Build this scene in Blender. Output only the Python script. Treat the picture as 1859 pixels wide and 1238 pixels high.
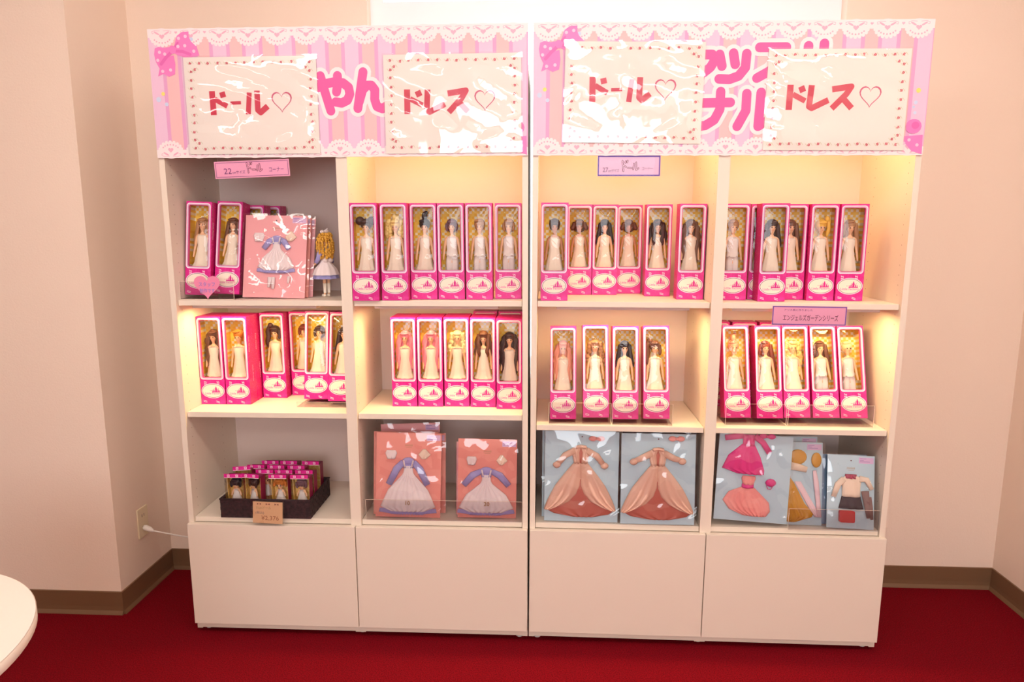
import bpy, math, random
from mathutils import Matrix, Vector
R = random.Random(7)
PI = math.pi
for o in list(bpy.data.objects):
    bpy.data.objects.remove(o)
SC = bpy.context.scene
COL = SC.collection

# ------------------------------------------------------------------ camera
cam = bpy.data.cameras.new('camera')
cam_o = bpy.data.objects.new('camera', cam)
COL.objects.link(cam_o)
_y, _t, _r = -0.04845, -0.16517, 0.00084
f = Vector((math.sin(_y)*math.cos(_t), math.cos(_y)*math.cos(_t), math.sin(_t)))
rt = Vector((math.cos(_y), -math.sin(_y), 0))
up = rt.cross(f)
rt, up = rt*math.cos(_r)+up*math.sin(_r), up*math.cos(_r)-rt*math.sin(_r)
cam_o.matrix_world = Matrix(((rt.x, up.x, -f.x, .02627), (rt.y, up.y, -f.y, -2.26923), (rt.z, up.z, -f.z, 1.4571), (0, 0, 0, 1)))
cam.sensor_width = 36
cam.lens = 1263.6/1859*36
cam.clip_start = .02
SC.camera = cam_o

# ------------------------------------------------------------------ world, lights, exposure
SC.view_settings.view_transform = 'Standard'
SC.view_settings.look = 'None'
SC.view_settings.gamma = 1
SC.view_settings.use_curve_mapping = False
SC.view_settings.exposure = -0.06
SC.cycles.transparent_max_bounces = 16
SC.cycles.sample_clamp_indirect = 6
w = bpy.data.worlds.new('world')
SC.world = w
w.use_nodes = True
bg = w.node_tree.nodes['Background']
bg.inputs[0].default_value = (.93, .95, 1, 1)
bg.inputs[1].default_value = 5.0


def area(name, loc, size, power, color=(1, 1, 1), rot=(0, 0, 0), spread=None):
    l = bpy.data.lights.new(name, 'AREA')
    l.shape = 'RECTANGLE'
    l.size, l.size_y = size
    l.energy = power
    l.color = color
    if spread:
        l.spread = spread
    o = bpy.data.objects.new(name, l)
    COL.objects.link(o)
    o.location = loc
    o.rotation_euler = rot
    return o


CEIL = 2.62
for _x in (-1.05, .05, 1.15):  # unseen fill points, added to brighten the upper walls
    _l = bpy.data.lights.new('upper_wall_fill_light', 'POINT')
    _l.energy = 9.5
    _l.color = (1, .94, .84)
    _l.shadow_soft_size = .11
    _o = bpy.data.objects.new('upper_wall_fill_light', _l)
    COL.objects.link(_o)
    _o.location = (_x, -1.2, 2.4)
for _x in (-1.15, 1.0):
    area('ceiling_lamp_light', (_x, -1.35, CEIL-.06), (1.1, .24), 8, (1, .93, .83))
for _x in (-2.7, -1.35, .05, 1.3):
    area('ceiling_lamp_light', (_x, -3.8, CEIL-.06), (.9, .26), 9, (1, .95, .88))
area('rear_window_daylight', (.1, -5.15, 1.75), (2.4, 1.3), 24, (.95, .97, 1), (-PI/2, 0, PI))
pl = area('window_portal', (.235, .60, 1.75), (1.74, 1.76), 1, (1, 1, 1), (-PI/2, 0, 0))
pl.data.cycles.is_portal = True

# ------------------------------------------------------------------ materials
MT = {}


def lin(c):
    return tuple((x/12.92 if x <= .04045 else ((x+.055)/1.055)**2.4) for x in c[:3])+(1,)


def rgb(r, g, b):
    return lin((r/255, g/255, b/255))


def mat(name, col, rough=.5, metal=0, spec=.5, bump=None, em=None, trans=0, sheen=0):
    if name in MT:
        return MT[name]
    m = bpy.data.materials.new(name)
    m.use_nodes = True
    nt = m.node_tree
    b = nt.nodes['Principled BSDF']
    b.inputs['Base Color'].default_value = col
    b.inputs['Roughness'].default_value = rough
    b.inputs['Metallic'].default_value = metal
    b.inputs['Specular IOR Level'].default_value = spec
    if sheen:
        b.inputs['Sheen Weight'].default_value = sheen
    if em:
        b.inputs['Emission Color'].default_value = col
        b.inputs['Emission Strength'].default_value = em
    if bump:
        sc, st = bump
        tc = nt.nodes.new('ShaderNodeTexCoord')
        n = nt.nodes.new('ShaderNodeTexNoise')
        n.inputs['Scale'].default_value = sc
        n.inputs['Detail'].default_value = 4
        bp = nt.nodes.new('ShaderNodeBump')
        bp.inputs['Strength'].default_value = st
        bp.inputs['Distance'].default_value = .002
        nt.links.new(tc.outputs['Object'], n.inputs['Vector'])
        nt.links.new(n.outputs['Fac'], bp.inputs['Height'])
        nt.links.new(bp.outputs['Normal'], b.inputs['Normal'])
    MT[name] = m
    return m


def noise_col(m, c1, c2, scale, lo=.4, hi=.6):
    nt = m.node_tree
    b = nt.nodes['Principled BSDF']
    tc = nt.nodes.new('ShaderNodeTexCoord')
    n = nt.nodes.new('ShaderNodeTexNoise')
    n.inputs['Scale'].default_value = scale
    n.inputs['Detail'].default_value = 5
    r = nt.nodes.new('ShaderNodeValToRGB')
    r.color_ramp.elements[0].position = lo
    r.color_ramp.elements[1].position = hi
    r.color_ramp.elements[0].color = c1
    r.color_ramp.elements[1].color = c2
    nt.links.new(tc.outputs['Object'], n.inputs['Vector'])
    nt.links.new(n.outputs['Fac'], r.inputs[0])
    nt.links.new(r.outputs[0], b.inputs['Base Color'])
    return m


def film(name, refl=.09, rough=.06, sc=18, st=.6, tint=(1, 1, 1, 1), dist=.004, ridged=False):
    if name in MT:
        return MT[name]
    m = bpy.data.materials.new(name)
    m.use_nodes = True
    nt = m.node_tree
    nt.nodes.clear()
    out = nt.nodes.new('ShaderNodeOutputMaterial')
    mx = nt.nodes.new('ShaderNodeMixShader')
    tr = nt.nodes.new('ShaderNodeBsdfTransparent')
    gl = nt.nodes.new('ShaderNodeBsdfGlossy')
    tr.inputs[0].default_value = tint
    gl.inputs['Roughness'].default_value = rough
    lw = nt.nodes.new('ShaderNodeLayerWeight')
    lw.inputs[0].default_value = .25
    ma = nt.nodes.new('ShaderNodeMath')
    ma.operation = 'MULTIPLY_ADD'
    ma.inputs[1].default_value = .5
    ma.inputs[2].default_value = refl
    nt.links.new(lw.outputs['Fresnel'], ma.inputs[0])
    nt.links.new(ma.outputs[0], mx.inputs[0])
    if st:
        tc = nt.nodes.new('ShaderNodeTexCoord')
        n = nt.nodes.new('ShaderNodeTexNoise')
        n.inputs['Scale'].default_value = sc
        n.inputs['Detail'].default_value = 2.5
        if ridged:
            n.noise_type = 'RIDGED_MULTIFRACTAL'
            n.inputs['Detail'].default_value = 1.5
        n.inputs['Distortion'].default_value = .8
        bp = nt.nodes.new('ShaderNodeBump')
        bp.inputs['Strength'].default_value = st
        bp.inputs['Distance'].default_value = dist
        nt.links.new(tc.outputs['Object'], n.inputs['Vector'])
        nt.links.new(n.outputs['Fac'], bp.inputs['Height'])
        nt.links.new(bp.outputs['Normal'], gl.inputs['Normal'])
    nt.links.new(tr.outputs[0], mx.inputs[1])
    nt.links.new(gl.outputs[0], mx.inputs[2])
    nt.links.new(mx.outputs[0], out.inputs[0])
    MT[name] = m
    return m


def check_mat(name, c1, c2, scale, c3=None):
    """printed checks in the x-z plane of the object"""
    m = mat(name, c1, .6)
    nt = m.node_tree
    b = nt.nodes['Principled BSDF']
    tc = nt.nodes.new('ShaderNodeTexCoord')
    mp = nt.nodes.new('ShaderNodeMapping')
    mp.inputs['Location'].default_value = (.0013, 50.37/scale, .0021)
    ck = nt.nodes.new('ShaderNodeTexChecker')
    ck.inputs['Scale'].default_value = scale
    ck.inputs[1].default_value = c1
    ck.inputs[2].default_value = c2
    sx = nt.nodes.new('ShaderNodeSeparateXYZ')
    cx = nt.nodes.new('ShaderNodeCombineXYZ')
    nt.links.new(tc.outputs['Object'], mp.inputs[0])
    nt.links.new(mp.outputs[0], sx.inputs[0])
    nt.links.new(sx.outputs[0], cx.inputs[0])
    nt.links.new(sx.outputs[2], cx.inputs[1])
    nt.links.new(cx.outputs[0], ck.inputs[0])
    if c3:
        n = nt.nodes.new('ShaderNodeTexWhiteNoise')
        sn = nt.nodes.new('ShaderNodeVectorMath')
        sn.operation = 'SNAP'
        sn.inputs[1].default_value = (1/scale,)*3
        nt.links.new(cx.outputs[0], sn.inputs[0])
        nt.links.new(sn.outputs[0], n.inputs['Vector'])
        mx = nt.nodes.new('ShaderNodeMix')
        mx.data_type = 'RGBA'
        gt = nt.nodes.new('ShaderNodeMath')
        gt.operation = 'GREATER_THAN'
        gt.inputs[1].default_value = .5
        nt.links.new(n.outputs['Value'], gt.inputs[0])
        nt.links.new(gt.outputs[0], mx.inputs[0])
        nt.links.new(ck.outputs[0], mx.inputs[6])
        mx.inputs[7].default_value = c3
        nt.links.new(mx.outputs[2], b.inputs['Base Color'])
    else:
        nt.links.new(ck.outputs[0], b.inputs['Base Color'])
    return m


def stripe_mat(name):
    m = mat(name, rgb(240, 190, 215), .45)
    nt = m.node_tree
    b = nt.nodes['Principled BSDF']
    tc = nt.nodes.new('ShaderNodeTexCoord')
    sx = nt.nodes.new('ShaderNodeSeparateXYZ')
    d = nt.nodes.new('ShaderNodeMath')
    d.operation = 'DIVIDE'
    d.inputs[1].default_value = .105
    fr = nt.nodes.new('ShaderNodeMath')
    fr.operation = 'FRACT'
    r = nt.nodes.new('ShaderNodeValToRGB')
    cr = r.color_ramp
    cr.interpolation = 'CONSTANT'
    pk, vi, la = rgb(242, 190, 192), rgb(228, 164, 206), rgb(236, 196, 222)
    cr.elements[0].position = 0
    cr.elements[0].color = la
    cr.elements[1].position = .38
    cr.elements[1].color = vi
    for p, c in ((.49, pk), (.86, vi), (.97, la)):
        e = cr.elements.new(p)
        e.color = c
    nt.links.new(tc.outputs['Object'], sx.inputs[0])
    nt.links.new(sx.outputs[0], d.inputs[0])
    nt.links.new(d.outputs[0], fr.inputs[0])
    nt.links.new(fr.outputs[0], r.inputs[0])
    nt.links.new(r.outputs[0], b.inputs['Base Color'])
    return m


WALL = mat('wall_paint', rgb(244, 222, 204), .85, bump=(160, .25))
CEILM = mat('ceiling_paint', rgb(245, 240, 232), .9)
CARPET = noise_col(mat('red_carpet', rgb(128, 4, 20), .95, spec=.1, bump=(420, 1.0)), rgb(98, 2, 14), rgb(134, 5, 24), 260)
BROWN = mat('brown_vinyl', rgb(120, 88, 62), .45)
WHITE = mat('white_laminate', rgb(238, 223, 206), .42)
WHITE2 = mat('white_laminate_bounce_tint', rgb(230, 208, 198), .6)  # back panel white, tinted pinker to carry the red bounce light
DARK = mat('dark_hole', rgb(190, 165, 150), .8)
FRAMEW = mat('white_frame_paint', rgb(245, 244, 246), .4)
MAG = noise_col(mat('magenta_print', rgb(220, 28, 142), .35), rgb(216, 24, 136), rgb(234, 60, 164), 60, .45, .75)
MAGD = noise_col(mat('magenta_side_print', rgb(200, 14, 100), .4), rgb(198, 14, 104), rgb(232, 92, 168), 240, .56, .70)
PINKL = mat('pink_white_frame', rgb(250, 222, 236), .4)
LAVG = mat('lavender_grey_frame', rgb(206, 178, 206), .4)
PINKI = mat('pink_inner_frame', rgb(214, 76, 140), .4)
CREAM = mat('cream_print', rgb(247, 232, 214), .5)
GREYL = mat('grey_outline', rgb(120, 78, 96), .5)
PRINTP = mat('pale_pink_print', rgb(232, 128, 178), .5)
PRINTW = mat('white_print', rgb(252, 226, 238), .45)
CHECK = check_mat('yellow_checks', rgb(252, 196, 50), rgb(252, 240, 208), 112, rgb(254, 210, 84))
SKIN = mat('doll_skin', rgb(244, 192, 150), .42)
SKINT = mat('tan_doll_skin', rgb(206, 140, 98), .42)
EYE = mat('doll_eye', rgb(84, 50, 50), .3)
LIP = mat('doll_lip', rgb(214, 88, 92), .4)
DRESS = mat('cream_cotton', rgb(244, 228, 208), .8, bump=(500, .3))
DRESS2 = mat('grey_white_cotton', rgb(236, 224, 218), .8, bump=(500, .3))
SHEET = mat('sign_paper', rgb(250, 240, 232), .6)
FILM = film('plastic_sleeve', .10, .04, 9, .7, dist=.006, ridged=True)
FILMW = film('box_window_film', .030, .02, 10, .7, dist=.006)
FILMS = film('card_sleeve', .0, .05, 9, .6, dist=.004, ridged=True)
FILMP = film('pack_sleeve', .07, .04, 11, 1.0, dist=.010, ridged=True)
ACRYL = film('clear_acrylic', .06, .02, 1, 0, (.97, .97, .97, 1))
GLASS = film('window_glass', .05, .01, 1, 0)


# ------------------------------------------------------------------ mesh builder
class MB:
    def __init__(s):
        s.v, s.f, s.m, s.sm = [], [], [], []
        s.X = None
        s.pc = 0

    def add(s, vs, fs, mi=0, sm=False):
        n = len(s.v)
        if s.X is not None:
            vs = [tuple(s.X @ Vector(p)) for p in vs]
        s.v += [tuple(p) for p in vs]
        for q in fs:
            s.f.append([n+i for i in q])
            s.m.append(mi)
            s.sm.append(sm)
        return s

    def box(s, a, b, mi=0):
        x0, y0, z0 = a
        x1, y1, z1 = b
        vs = [(x0, y0, z0), (x1, y0, z0), (x1, y1, z0), (x0, y1, z0), (x0, y0, z1), (x1, y0, z1), (x1, y1, z1), (x0, y1, z1)]
        return s.add(vs, [(0, 3, 2, 1), (4, 5, 6, 7), (0, 1, 5, 4), (1, 2, 6, 5), (2, 3, 7, 6), (3, 0, 4, 7)], mi)

    def poly(s, pts, y, mi=0):
        """flat face in x-z facing -y"""
        k = s.pc
        s.pc += 1
        if k:
            y -= (1+(k-1) % 97)*2.6e-6
        return s.add([(p[0], y, p[1]) for p in pts], [list(range(len(pts)))], mi)

    def prism(s, pts, y0, y1, mi=0):
        n = len(pts)
        vs = [(p[0], y0, p[1]) for p in pts]+[(p[0], y1, p[1]) for p in pts]
        fs = [list(range(n)), list(range(2*n-1, n-1, -1))]+[((i+1) % n, i, n+i, n+(i+1) % n) for i in range(n)]
        return s.add(vs, fs, mi)

    def ring(s, o, i, y0, y1=None, mi=0):
        n = len(o)
        y1 = y0 if y1 is None else y1
        vs = [(p[0], y0, p[1]) for p in o]+[(p[0], y1, p[1]) for p in i]
        return s.add(vs, [(k, (k+1) % n, n+(k+1) % n, n+k) for k in range(n)], mi)

    def disc(s, cx, cz, rx, rz, y, mi=0, n=16, rot=0):
        pts = []
        for k in range(n):
            a = 2*PI*k/n
            px, pz = rx*math.cos(a), rz*math.sin(a)
            pts.append((cx+px*math.cos(rot)-pz*math.sin(rot), cz+px*math.sin(rot)+pz*math.cos(rot)))
        return s.poly(pts, y, mi)

    def stroke(s, pts, wd, y, mi=0, cap=True):
        for (a, b) in zip(pts, pts[1:]):
            dx, dz = b[0]-a[0], b[1]-a[1]
            L = math.hypot(dx, dz) or 1e-9
            nx, nz = -dz/L*wd/2, dx/L*wd/2
            s.poly([(a[0]-nx, a[1]-nz), (b[0]-nx, b[1]-nz), (b[0]+nx, b[1]+nz), (a[0]+nx, a[1]+nz)], y, mi)
        for p in (pts if cap else pts[1:-1]):
            s.disc(p[0], p[1], wd/2, wd/2, y, mi, 14)
        return s

    def ell(s, c, r, mi=0, nu=12, nv=8, fn=None):
        vs, fs = [], []
        for j in range(nv+1):
            t = PI*j/nv
            for i in range(nu):
                p = 2*PI*i/nu
                k = fn(p, t) if fn else 1
                vs.append((c[0]+r[0]*k*math.sin(t)*math.cos(p), c[1]+r[1]*k*math.sin(t)*math.sin(p), c[2]+r[2]*k*math.cos(t)))
        for j in range(nv):
            for i in range(nu):
                fs.append((j*nu+i, (j+1)*nu+i, (j+1)*nu+(i+1) % nu, j*nu+(i+1) % nu))
        return s.add(vs, fs, mi, True)

    def loft(s, secs, mi=0, n=16, fold=0, nf=6, cap=True, ph=0):
        """secs: (cx,cy,z,rx,ry,foldamp)"""
        vs, fs = [], []
        for q in secs:
            cx, cy, z, rx, ry = q[:5]
            fa = q[5] if len(q) > 5 else fold
            for i in range(n):
                a = 2*PI*i/n
                k = 1+fa*math.sin(nf*a+ph)
                vs.append((cx+rx*k*math.cos(a), cy+ry*k*math.sin(a), z))
        m = len(secs)
        for j in range(m-1):
            for i in range(n):
                fs.append((j*n+i, j*n+(i+1) % n, (j+1)*n+(i+1) % n, (j+1)*n+i))
        if cap:
            fs.append(list(range(n)))
            fs.append([(m-1)*n+i for i in range(n)][::-1])
        return s.add(vs, fs, mi, True)

    def tube(s, path, rad, mi=0, n=8, flat=1.0):
        vs, fs = [], []
        P = [Vector(p) for p in path]
        rr = rad if isinstance(rad, (list, tuple)) else [rad]*len(P)
        for k, p in enumerate(P):
            d = (P[min(k+1, len(P)-1)]-P[max(k-1, 0)]).normalized()
            u = d.cross(Vector((0, 1, 0)))
            if u.length < 1e-3:
                u = d.cross(Vector((1, 0, 0)))
            u.normalize()
            v = d.cross(u)
            for i in range(n):
                a = 2*PI*i/n
                vs.append(tuple(p+u*(rr[k]*math.cos(a))+v*(rr[k]*flat*math.sin(a))))
        for k in range(len(P)-1):
            for i in range(n):
                fs.append((k*n+i, k*n+(i+1) % n, (k+1)*n+(i+1) % n, (k+1)*n+i))
        fs.append(list(range(n))[::-1])
        fs.append([(len(P)-1)*n+i for i in range(n)])
        return s.add(vs, fs, mi, True)

    def mesh(s, name, mats):
        me = bpy.data.meshes.new(name)
        me.from_pydata(s.v, [], s.f)
        for m in (mats if isinstance(mats, (list, tuple)) else [mats]):
            me.materials.append(m)
        me.polygons.foreach_set('material_index', s.m)
        me.polygons.foreach_set('use_smooth', s.sm)
        me.update()
        return me

    def build(s, name, mats, parent=None, bevel=0):
        o = bpy.data.objects.new(name, s.mesh(name, mats))
        COL.objects.link(o)
        if parent:
            o.parent = parent
        if bevel:
            b = o.modifiers.new('bevel', 'BEVEL')
            b.width = bevel
            b.segments = 2
            b.limit_method = 'ANGLE'
        return o


def rrect(cx, cz, wd, ht, r, n=5):
    pts = []
    for k, (sx, sz) in enumerate(((1, -1), (1, 1), (-1, 1), (-1, -1))):
        ox, oz = cx+sx*(wd/2-r), cz+sz*(ht/2-r)
        a0 = -PI/2+k*PI/2
        for i in range(n+1):
            a = a0+PI/2*i/n
            pts.append((ox+r*math.cos(a), oz+r*math.sin(a)))
    return pts


def heart(cx, cz, wd, ht, n=28):
    pts = []
    for k in range(n):
        t = 2*PI*k/n
        pts.append((cx+wd/32*16*math.sin(t)**3, cz+ht/29*(13*math.cos(t)-5*math.cos(2*t)-2*math.cos(3*t)-math.cos(4*t)+2.3)))
    return pts[::-1]


def text_mesh(body, size, m, name, parent, loc, rot=(PI/2, 0, 0), wd=None, offset=0, shear=0, align='LEFT'):
    c = bpy.data.curves.new('t', 'FONT')
    c.body = body
    c.size = size
    c.offset = offset
    c.shear = shear
    c.align_x = align
    c.resolution_u = 2
    o = bpy.data.objects.new('t', c)
    COL.objects.link(o)
    dg = bpy.context.evaluated_depsgraph_get()
    me = bpy.data.meshes.new_from_object(o.evaluated_get(dg))
    bpy.data.objects.remove(o)
    if wd and len(me.vertices):
        xs = [v.co.x for v in me.vertices]
        k = wd/max(max(xs)-min(xs), 1e-6)
        for v in me.vertices:
            v.co.x *= k
    me.materials.clear()
    me.materials.append(m)
    o = bpy.data.objects.new(name, me)
    COL.objects.link(o)
    o.rotation_euler = rot
    o.location = loc
    o.parent = parent
    return o


def empty(name, M=None):
    o = bpy.data.objects.new(name, None)
    o.empty_display_size = .02
    COL.objects.link(o)
    if M is not None:
        o.matrix_world = M
    return o


def tag(o, label, cat, group=None, kind=None):
    o['label'] = label
    if cat:
        o['category'] = cat
    if group:
        o['group'] = group
    if kind:
        o['kind'] = kind
    return o


def struct(o):
    o['kind'] = 'structure'
    return o


KIDS = {}


def kids(o):
    return [c for c in COL.objects if c.parent == o]


def copy_tree(o, parent=None, tree=None):
    c = o.copy()
    COL.objects.link(c)
    if parent:
        c.parent = parent
        c.matrix_parent_inverse = o.matrix_parent_inverse
    if tree is None:
        tree = tree_of(o)
    for ch, sub in tree:
        copy_tree(ch, c, sub)
    return c


def tree_of(o):
    return [(ch, tree_of(ch)) for ch in kids(o)]


T = Matrix.Translation


def RX(a): return Matrix.Rotation(a, 4, 'X')


def RY(a): return Matrix.Rotation(a, 4, 'Y')


def RZ(a): return Matrix.Rotation(a, 4, 'Z')


UL = T((-.0275, 0, 0)) @ RY(-.00323) @ T((-1.2, 0, 0))
UR = T((-.0235, 0, 0)) @ RY(.00278)


def pose(U, x, y, z, yaw=0, lean=0, roll=0):
    return U @ T((x, y, z)) @ RZ(yaw) @ RX(-lean) @ RY(roll)


# ------------------------------------------------------------------ room
YB, XL, XR, YP = .452, -1.565, 1.843, .095
YF = -5.3
b = MB().box((-4.2, YF, -.06), (XR+.15, YB+.15, 0))
struct(b.build('floor', CARPET))
b = MB().box((-4.2, YF, CEIL), (XR+.15, YB+.15, CEIL+.1))
struct(b.build('ceiling', CEILM))
WX0, WX1, WZ0, WZ1 = -.645, 1.10, .875, 2.56
b = MB()
b.box((XL-.15, YB, 0), (WX0, YB+.14, CEIL))
b.box((WX1, YB, 0), (XR+.15, YB+.14, CEIL))
b.box((WX0, YB, 0), (WX1, YB+.14, WZ0))
b.box((WX0, YB, WZ1), (WX1, YB+.14, CEIL))
struct(b.build('wall_back', WALL))
struct(MB().box((-4.2, YP, 0), (XL, YB, CEIL)).build('wall_left', WALL))
struct(MB().box((XR, YF, 0), (XR+.15, YB, CEIL)).build('wall_right', WALL))
struct(MB().box((-4.35, YF, 0), (-4.2, YB, CEIL)).build('wall_far_left', WALL))
b = MB()
b.box((-4.2, YF-.15, 0), (-1.2, YF, CEIL))
b.box((1.4, YF-.15, 0), (XR, YF, CEIL))
b.box((-1.2, YF-.15, 0), (1.4, YF, 1.05))
b.box((-1.2, YF-.15, 2.45), (1.4, YF, CEIL))
struct(b.build('wall_front', WALL))


def base_prof(a, bb, n, name):
    """coved skirting strip along a-b with wall normal n"""
    a, bb, n = Vector(a), Vector(bb), Vector(n)
    prof = [(0, 0), (.014, 0), (.0125, .004), (.006, .014), (.0045, .03), (.004, .088), (0, .09)]
    m = MB()
    vs = []
    for p in (a, bb):
        for d, z in prof:
            q = p+n*d
            vs.append((q.x, q.y, z))
    k = len(prof)
    m.add(vs, [(i, (i+1) % k, k+(i+1) % k, k+i) for i in range(k)]+[list(range(k)), list(range(2*k-1, k-1, -1))])
    return struct(m.build(name, BROWN))


base_prof((XL, YB, 0), (XR, YB, 0), (0, -1, 0), 'baseboard_back')
base_prof((XL, YP-.004, 0), (XL, YB-.005, 0), (1, 0, 0), 'baseboard_pillar')
base_prof((-4.2, YP, 0), (XL+.004, YP, 0), (0, -1, 0), 'baseboard_left')
base_prof((XR, YF, 0), (XR, YB-.005, 0), (-1, 0, 0), 'baseboard_right')

# window behind the bookcases
win = struct(empty('window_1'))
yf = YB+.05
b = MB()
a_, c_ = WX0+.05, WX1-.05
for (x0, x1, z0, z1) in ((WX0, a_, WZ0, WZ1), (c_, WX1, WZ0, WZ1), (a_, c_, WZ0, WZ0+.05), (a_, c_, WZ1-.05, WZ1), (a_, c_, 2.2, 2.285)):
    b.box((x0, yf, z0), (x1, yf+.05, z1))
b.build('window_frame', FRAMEW, win)
MB().box((WX0-.0, YB-.012, WZ0-.02), (WX1, YB+.0, WZ0)).build('window_sill', FRAMEW, win)
b = MB().box((WX0+.05, yf+.022, WZ0+.05), (WX1-.05, yf+.028, 2.2)).box((WX0+.05, yf+.022, 2.285), (WX1-.05, yf+.028, WZ1-.05))
b.build('window_pane', GLASS, win)

# ------------------------------------------------------------------ bookcases
S1, TH = 1.210, .0184
HT = 1.93


def bookcase(U, s2, label, who):
    root = empty('bookcase', U)
    tag(root, label, 'bookcase', 'white bookcases against the back wall')
    dp = .385

    def side(x0, x1, faces, name='side_panel'):
        m = MB().box((x0, 0, .015), (x1, dp-.006, HT))
        for sgn in faces:
            xx = x1+.0002 if sgn > 0 else x0-.0002
            for yy in (.035, .26):
                z = .47
                while z < 1.9:
                    pts = [(xx, yy+.0021*math.cos(a), z+.0021*math.sin(a)) for a in [k*PI/4 for k in range(8)]]
                    if sgn < 0:
                        pts = pts[::-1]
                    m.add(pts, [list(range(8))], 1)
                    z += .032
        return m.build(name, [WHITE, DARK], root)
    side(0, TH, [1])
    side(1.2-TH, 1.2, [-1])
    side(.6-.0183, .6+.0183, [1, -1], 'divider_panel')
    MB().box((TH, dp-.012, .05), (1.2-TH, dp-.006, HT)).build('back_panel', WHITE2, root)
    MB().box((0, 0, HT), (1.2, dp-.006, HT+.018)).build('top_panel', WHITE, root)
    for (x0, x1) in ((TH, .6-.0183), (.6+.0183, 1.2-TH)):
        for z in (S1, s2):
            MB().box((x0+.0015, .012, z-TH), (x1-.0015, dp-.014, z)).build('shelf', WHITE, root, .0008)
        MB().box((x0+.0015, .008, .422), (x1-.0015, dp-.014, .44)).build('shelf', WHITE, root, .0008)
        MB().box((x0, .004, .403), (x1, dp-.014, .419)).build('lower_board', WHITE, root)
        MB().box((x0, .0, .018), (x1, .018, .05)).build('plinth', WHITE, root)
    for x0 in (0.001, .6015):
        MB().box((x0, -.018, .043), (x0+.5975, -.001, .4217)).build('door', WHITE, root, .001)
    for x in (.03, .6, 1.17):
        MB().loft([(x, .03, 0, .012, .012), (x, .03, .015, .012, .012)]).build('foot', mat('foot_plastic', rgb(210, 200, 195), .4), root)
    return root


SL, SR = .8214, .7893
bookcase(UL, SL, 'white open bookcase with flat lower doors, left of the narrow gap', 'L')
bookcase(UR, SR, 'white open bookcase with flat lower doors, right of the narrow gap', 'R')

WARM = (1.0, .72, .31)
LAMPM = mat('lamp_housing', rgb(215, 195, 190), .4)
LAMPE = mat('lamp_diffuser', (1, .78, .5, 1), .4, em=3)


def light_bar(U, x0, x1, z, label, power, y0=.045, y1=.095, reach=True):
    root = empty('under_shelf_lamp', U @ T((x0, y0, z)))
    tag(root, label, 'lamp', 'slim lamp bars fixed under the shelves')
    L = x1-x0
    MB().box((0, 0, -.012), (L, y1-y0, 0)).build('lamp_housing', LAMPM, root, .001)
    MB().box((.01, .012, -.0132), (L-.01, y1-y0-.012, -.012)).build('lamp_diffuser', LAMPE, root)
    l = area('shelf_lamp_light', (0, 0, 0), (L-.03, .025), power, WARM)
    l.matrix_world = U @ T(((x0+x1)/2, (y0+y1)/2, z-.016))
    return root


zb = S1-TH-.0006
PW = 2.6
light_bar(UL, .05, .48, zb, 'slim lamp bar under the upper shelf of the leftmost column', PW)
light_bar(UL, .68, 1.10, zb, 'slim lamp bar under the upper shelf of the second column from left', PW)
light_bar(UR, .083, .522, zb, 'slim lamp bar under the upper shelf of the third column from left', PW)
light_bar(UR, .66, 1.138, zb, 'slim lamp bar under the upper shelf of the rightmost column', PW)
for U, x0, x1, wh in ((UL, .68, 1.10, 'second column'), (UR, .083, .522, 'third column'), (UR, .66, 1.138, 'rightmost column')):
    light_bar(U, x0, x1, HT-.0006, 'slim lamp bar under the top board of the '+wh+', behind the banner', PW*1.2)

# ------------------------------------------------------------------ banners
STR = stripe_mat('banner_stripes')
LACE = mat('lace_print', rgb(246, 232, 234), .5)
LACEP = mat('lace_pattern_print', rgb(238, 178, 200), .5)
BOWP = mat('bow_print', rgb(240, 128, 196), .45)
BOWD = mat('bow_fold_print', rgb(228, 104, 180), .45)
DOTW = mat('bow_dot_print', rgb(250, 200, 228), .45)
LETP = mat('banner_letter_print', rgb(236, 84, 160), .45)
YEL = mat('yellow_dot_print', rgb(250, 226, 120), .45)
BLU = mat('pale_blue_print', rgb(206, 214, 240), .45)


def lace(m, x0, x1, z, d, y):
    """scalloped band hanging (d=-1) or standing (d=1) from edge z"""
    m.poly([(x0, z), (x1, z), (x1, z+d*.026), (x0, z+d*.026)][::(1 if d > 0 else -1)], y, 0)
    n = int((x1-x0)/.0865)
    st = (x1-x0)/n
    for k in range(n):
        c = x0+st*(k+.5)
        m.disc(c, z+d*.024, .036, .026, y, 0, 24)
        for j in range(9):
            a = PI*(j+.5)/9
            m.disc(c+.036*math.cos(a), z+d*(.024+.026*math.sin(a)), .0055, .0055, y, 0, 8)
            if 0 < j < 8:
                m.disc(c+.028*math.cos(a), z+d*(.024+.018*math.sin(a)), .0026, .0026, y-.0003, 1, 8)
        m.poly(heart(c, z+d*.024, .017, .015), y-.0003, 1)
        m.poly(heart(c+st/2 if k < n-1 else c-st/2, z+d*.012, .009, .008), y-.0003, 1)
        for sg in (-1, 1):
            m.disc(c+sg*.016, z+d*.013, .010, .0028, y-.0003, 1, 10, sg*.5)
            m.stroke([(c+sg*.006, z+d*.006), (c+sg*.022, z+d*.005), (c+sg*.031, z+d*.008), (c+sg*.030, z+d*.014), (c+sg*.025, z+d*.013)], .0013, y-.0003, 1)


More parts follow.
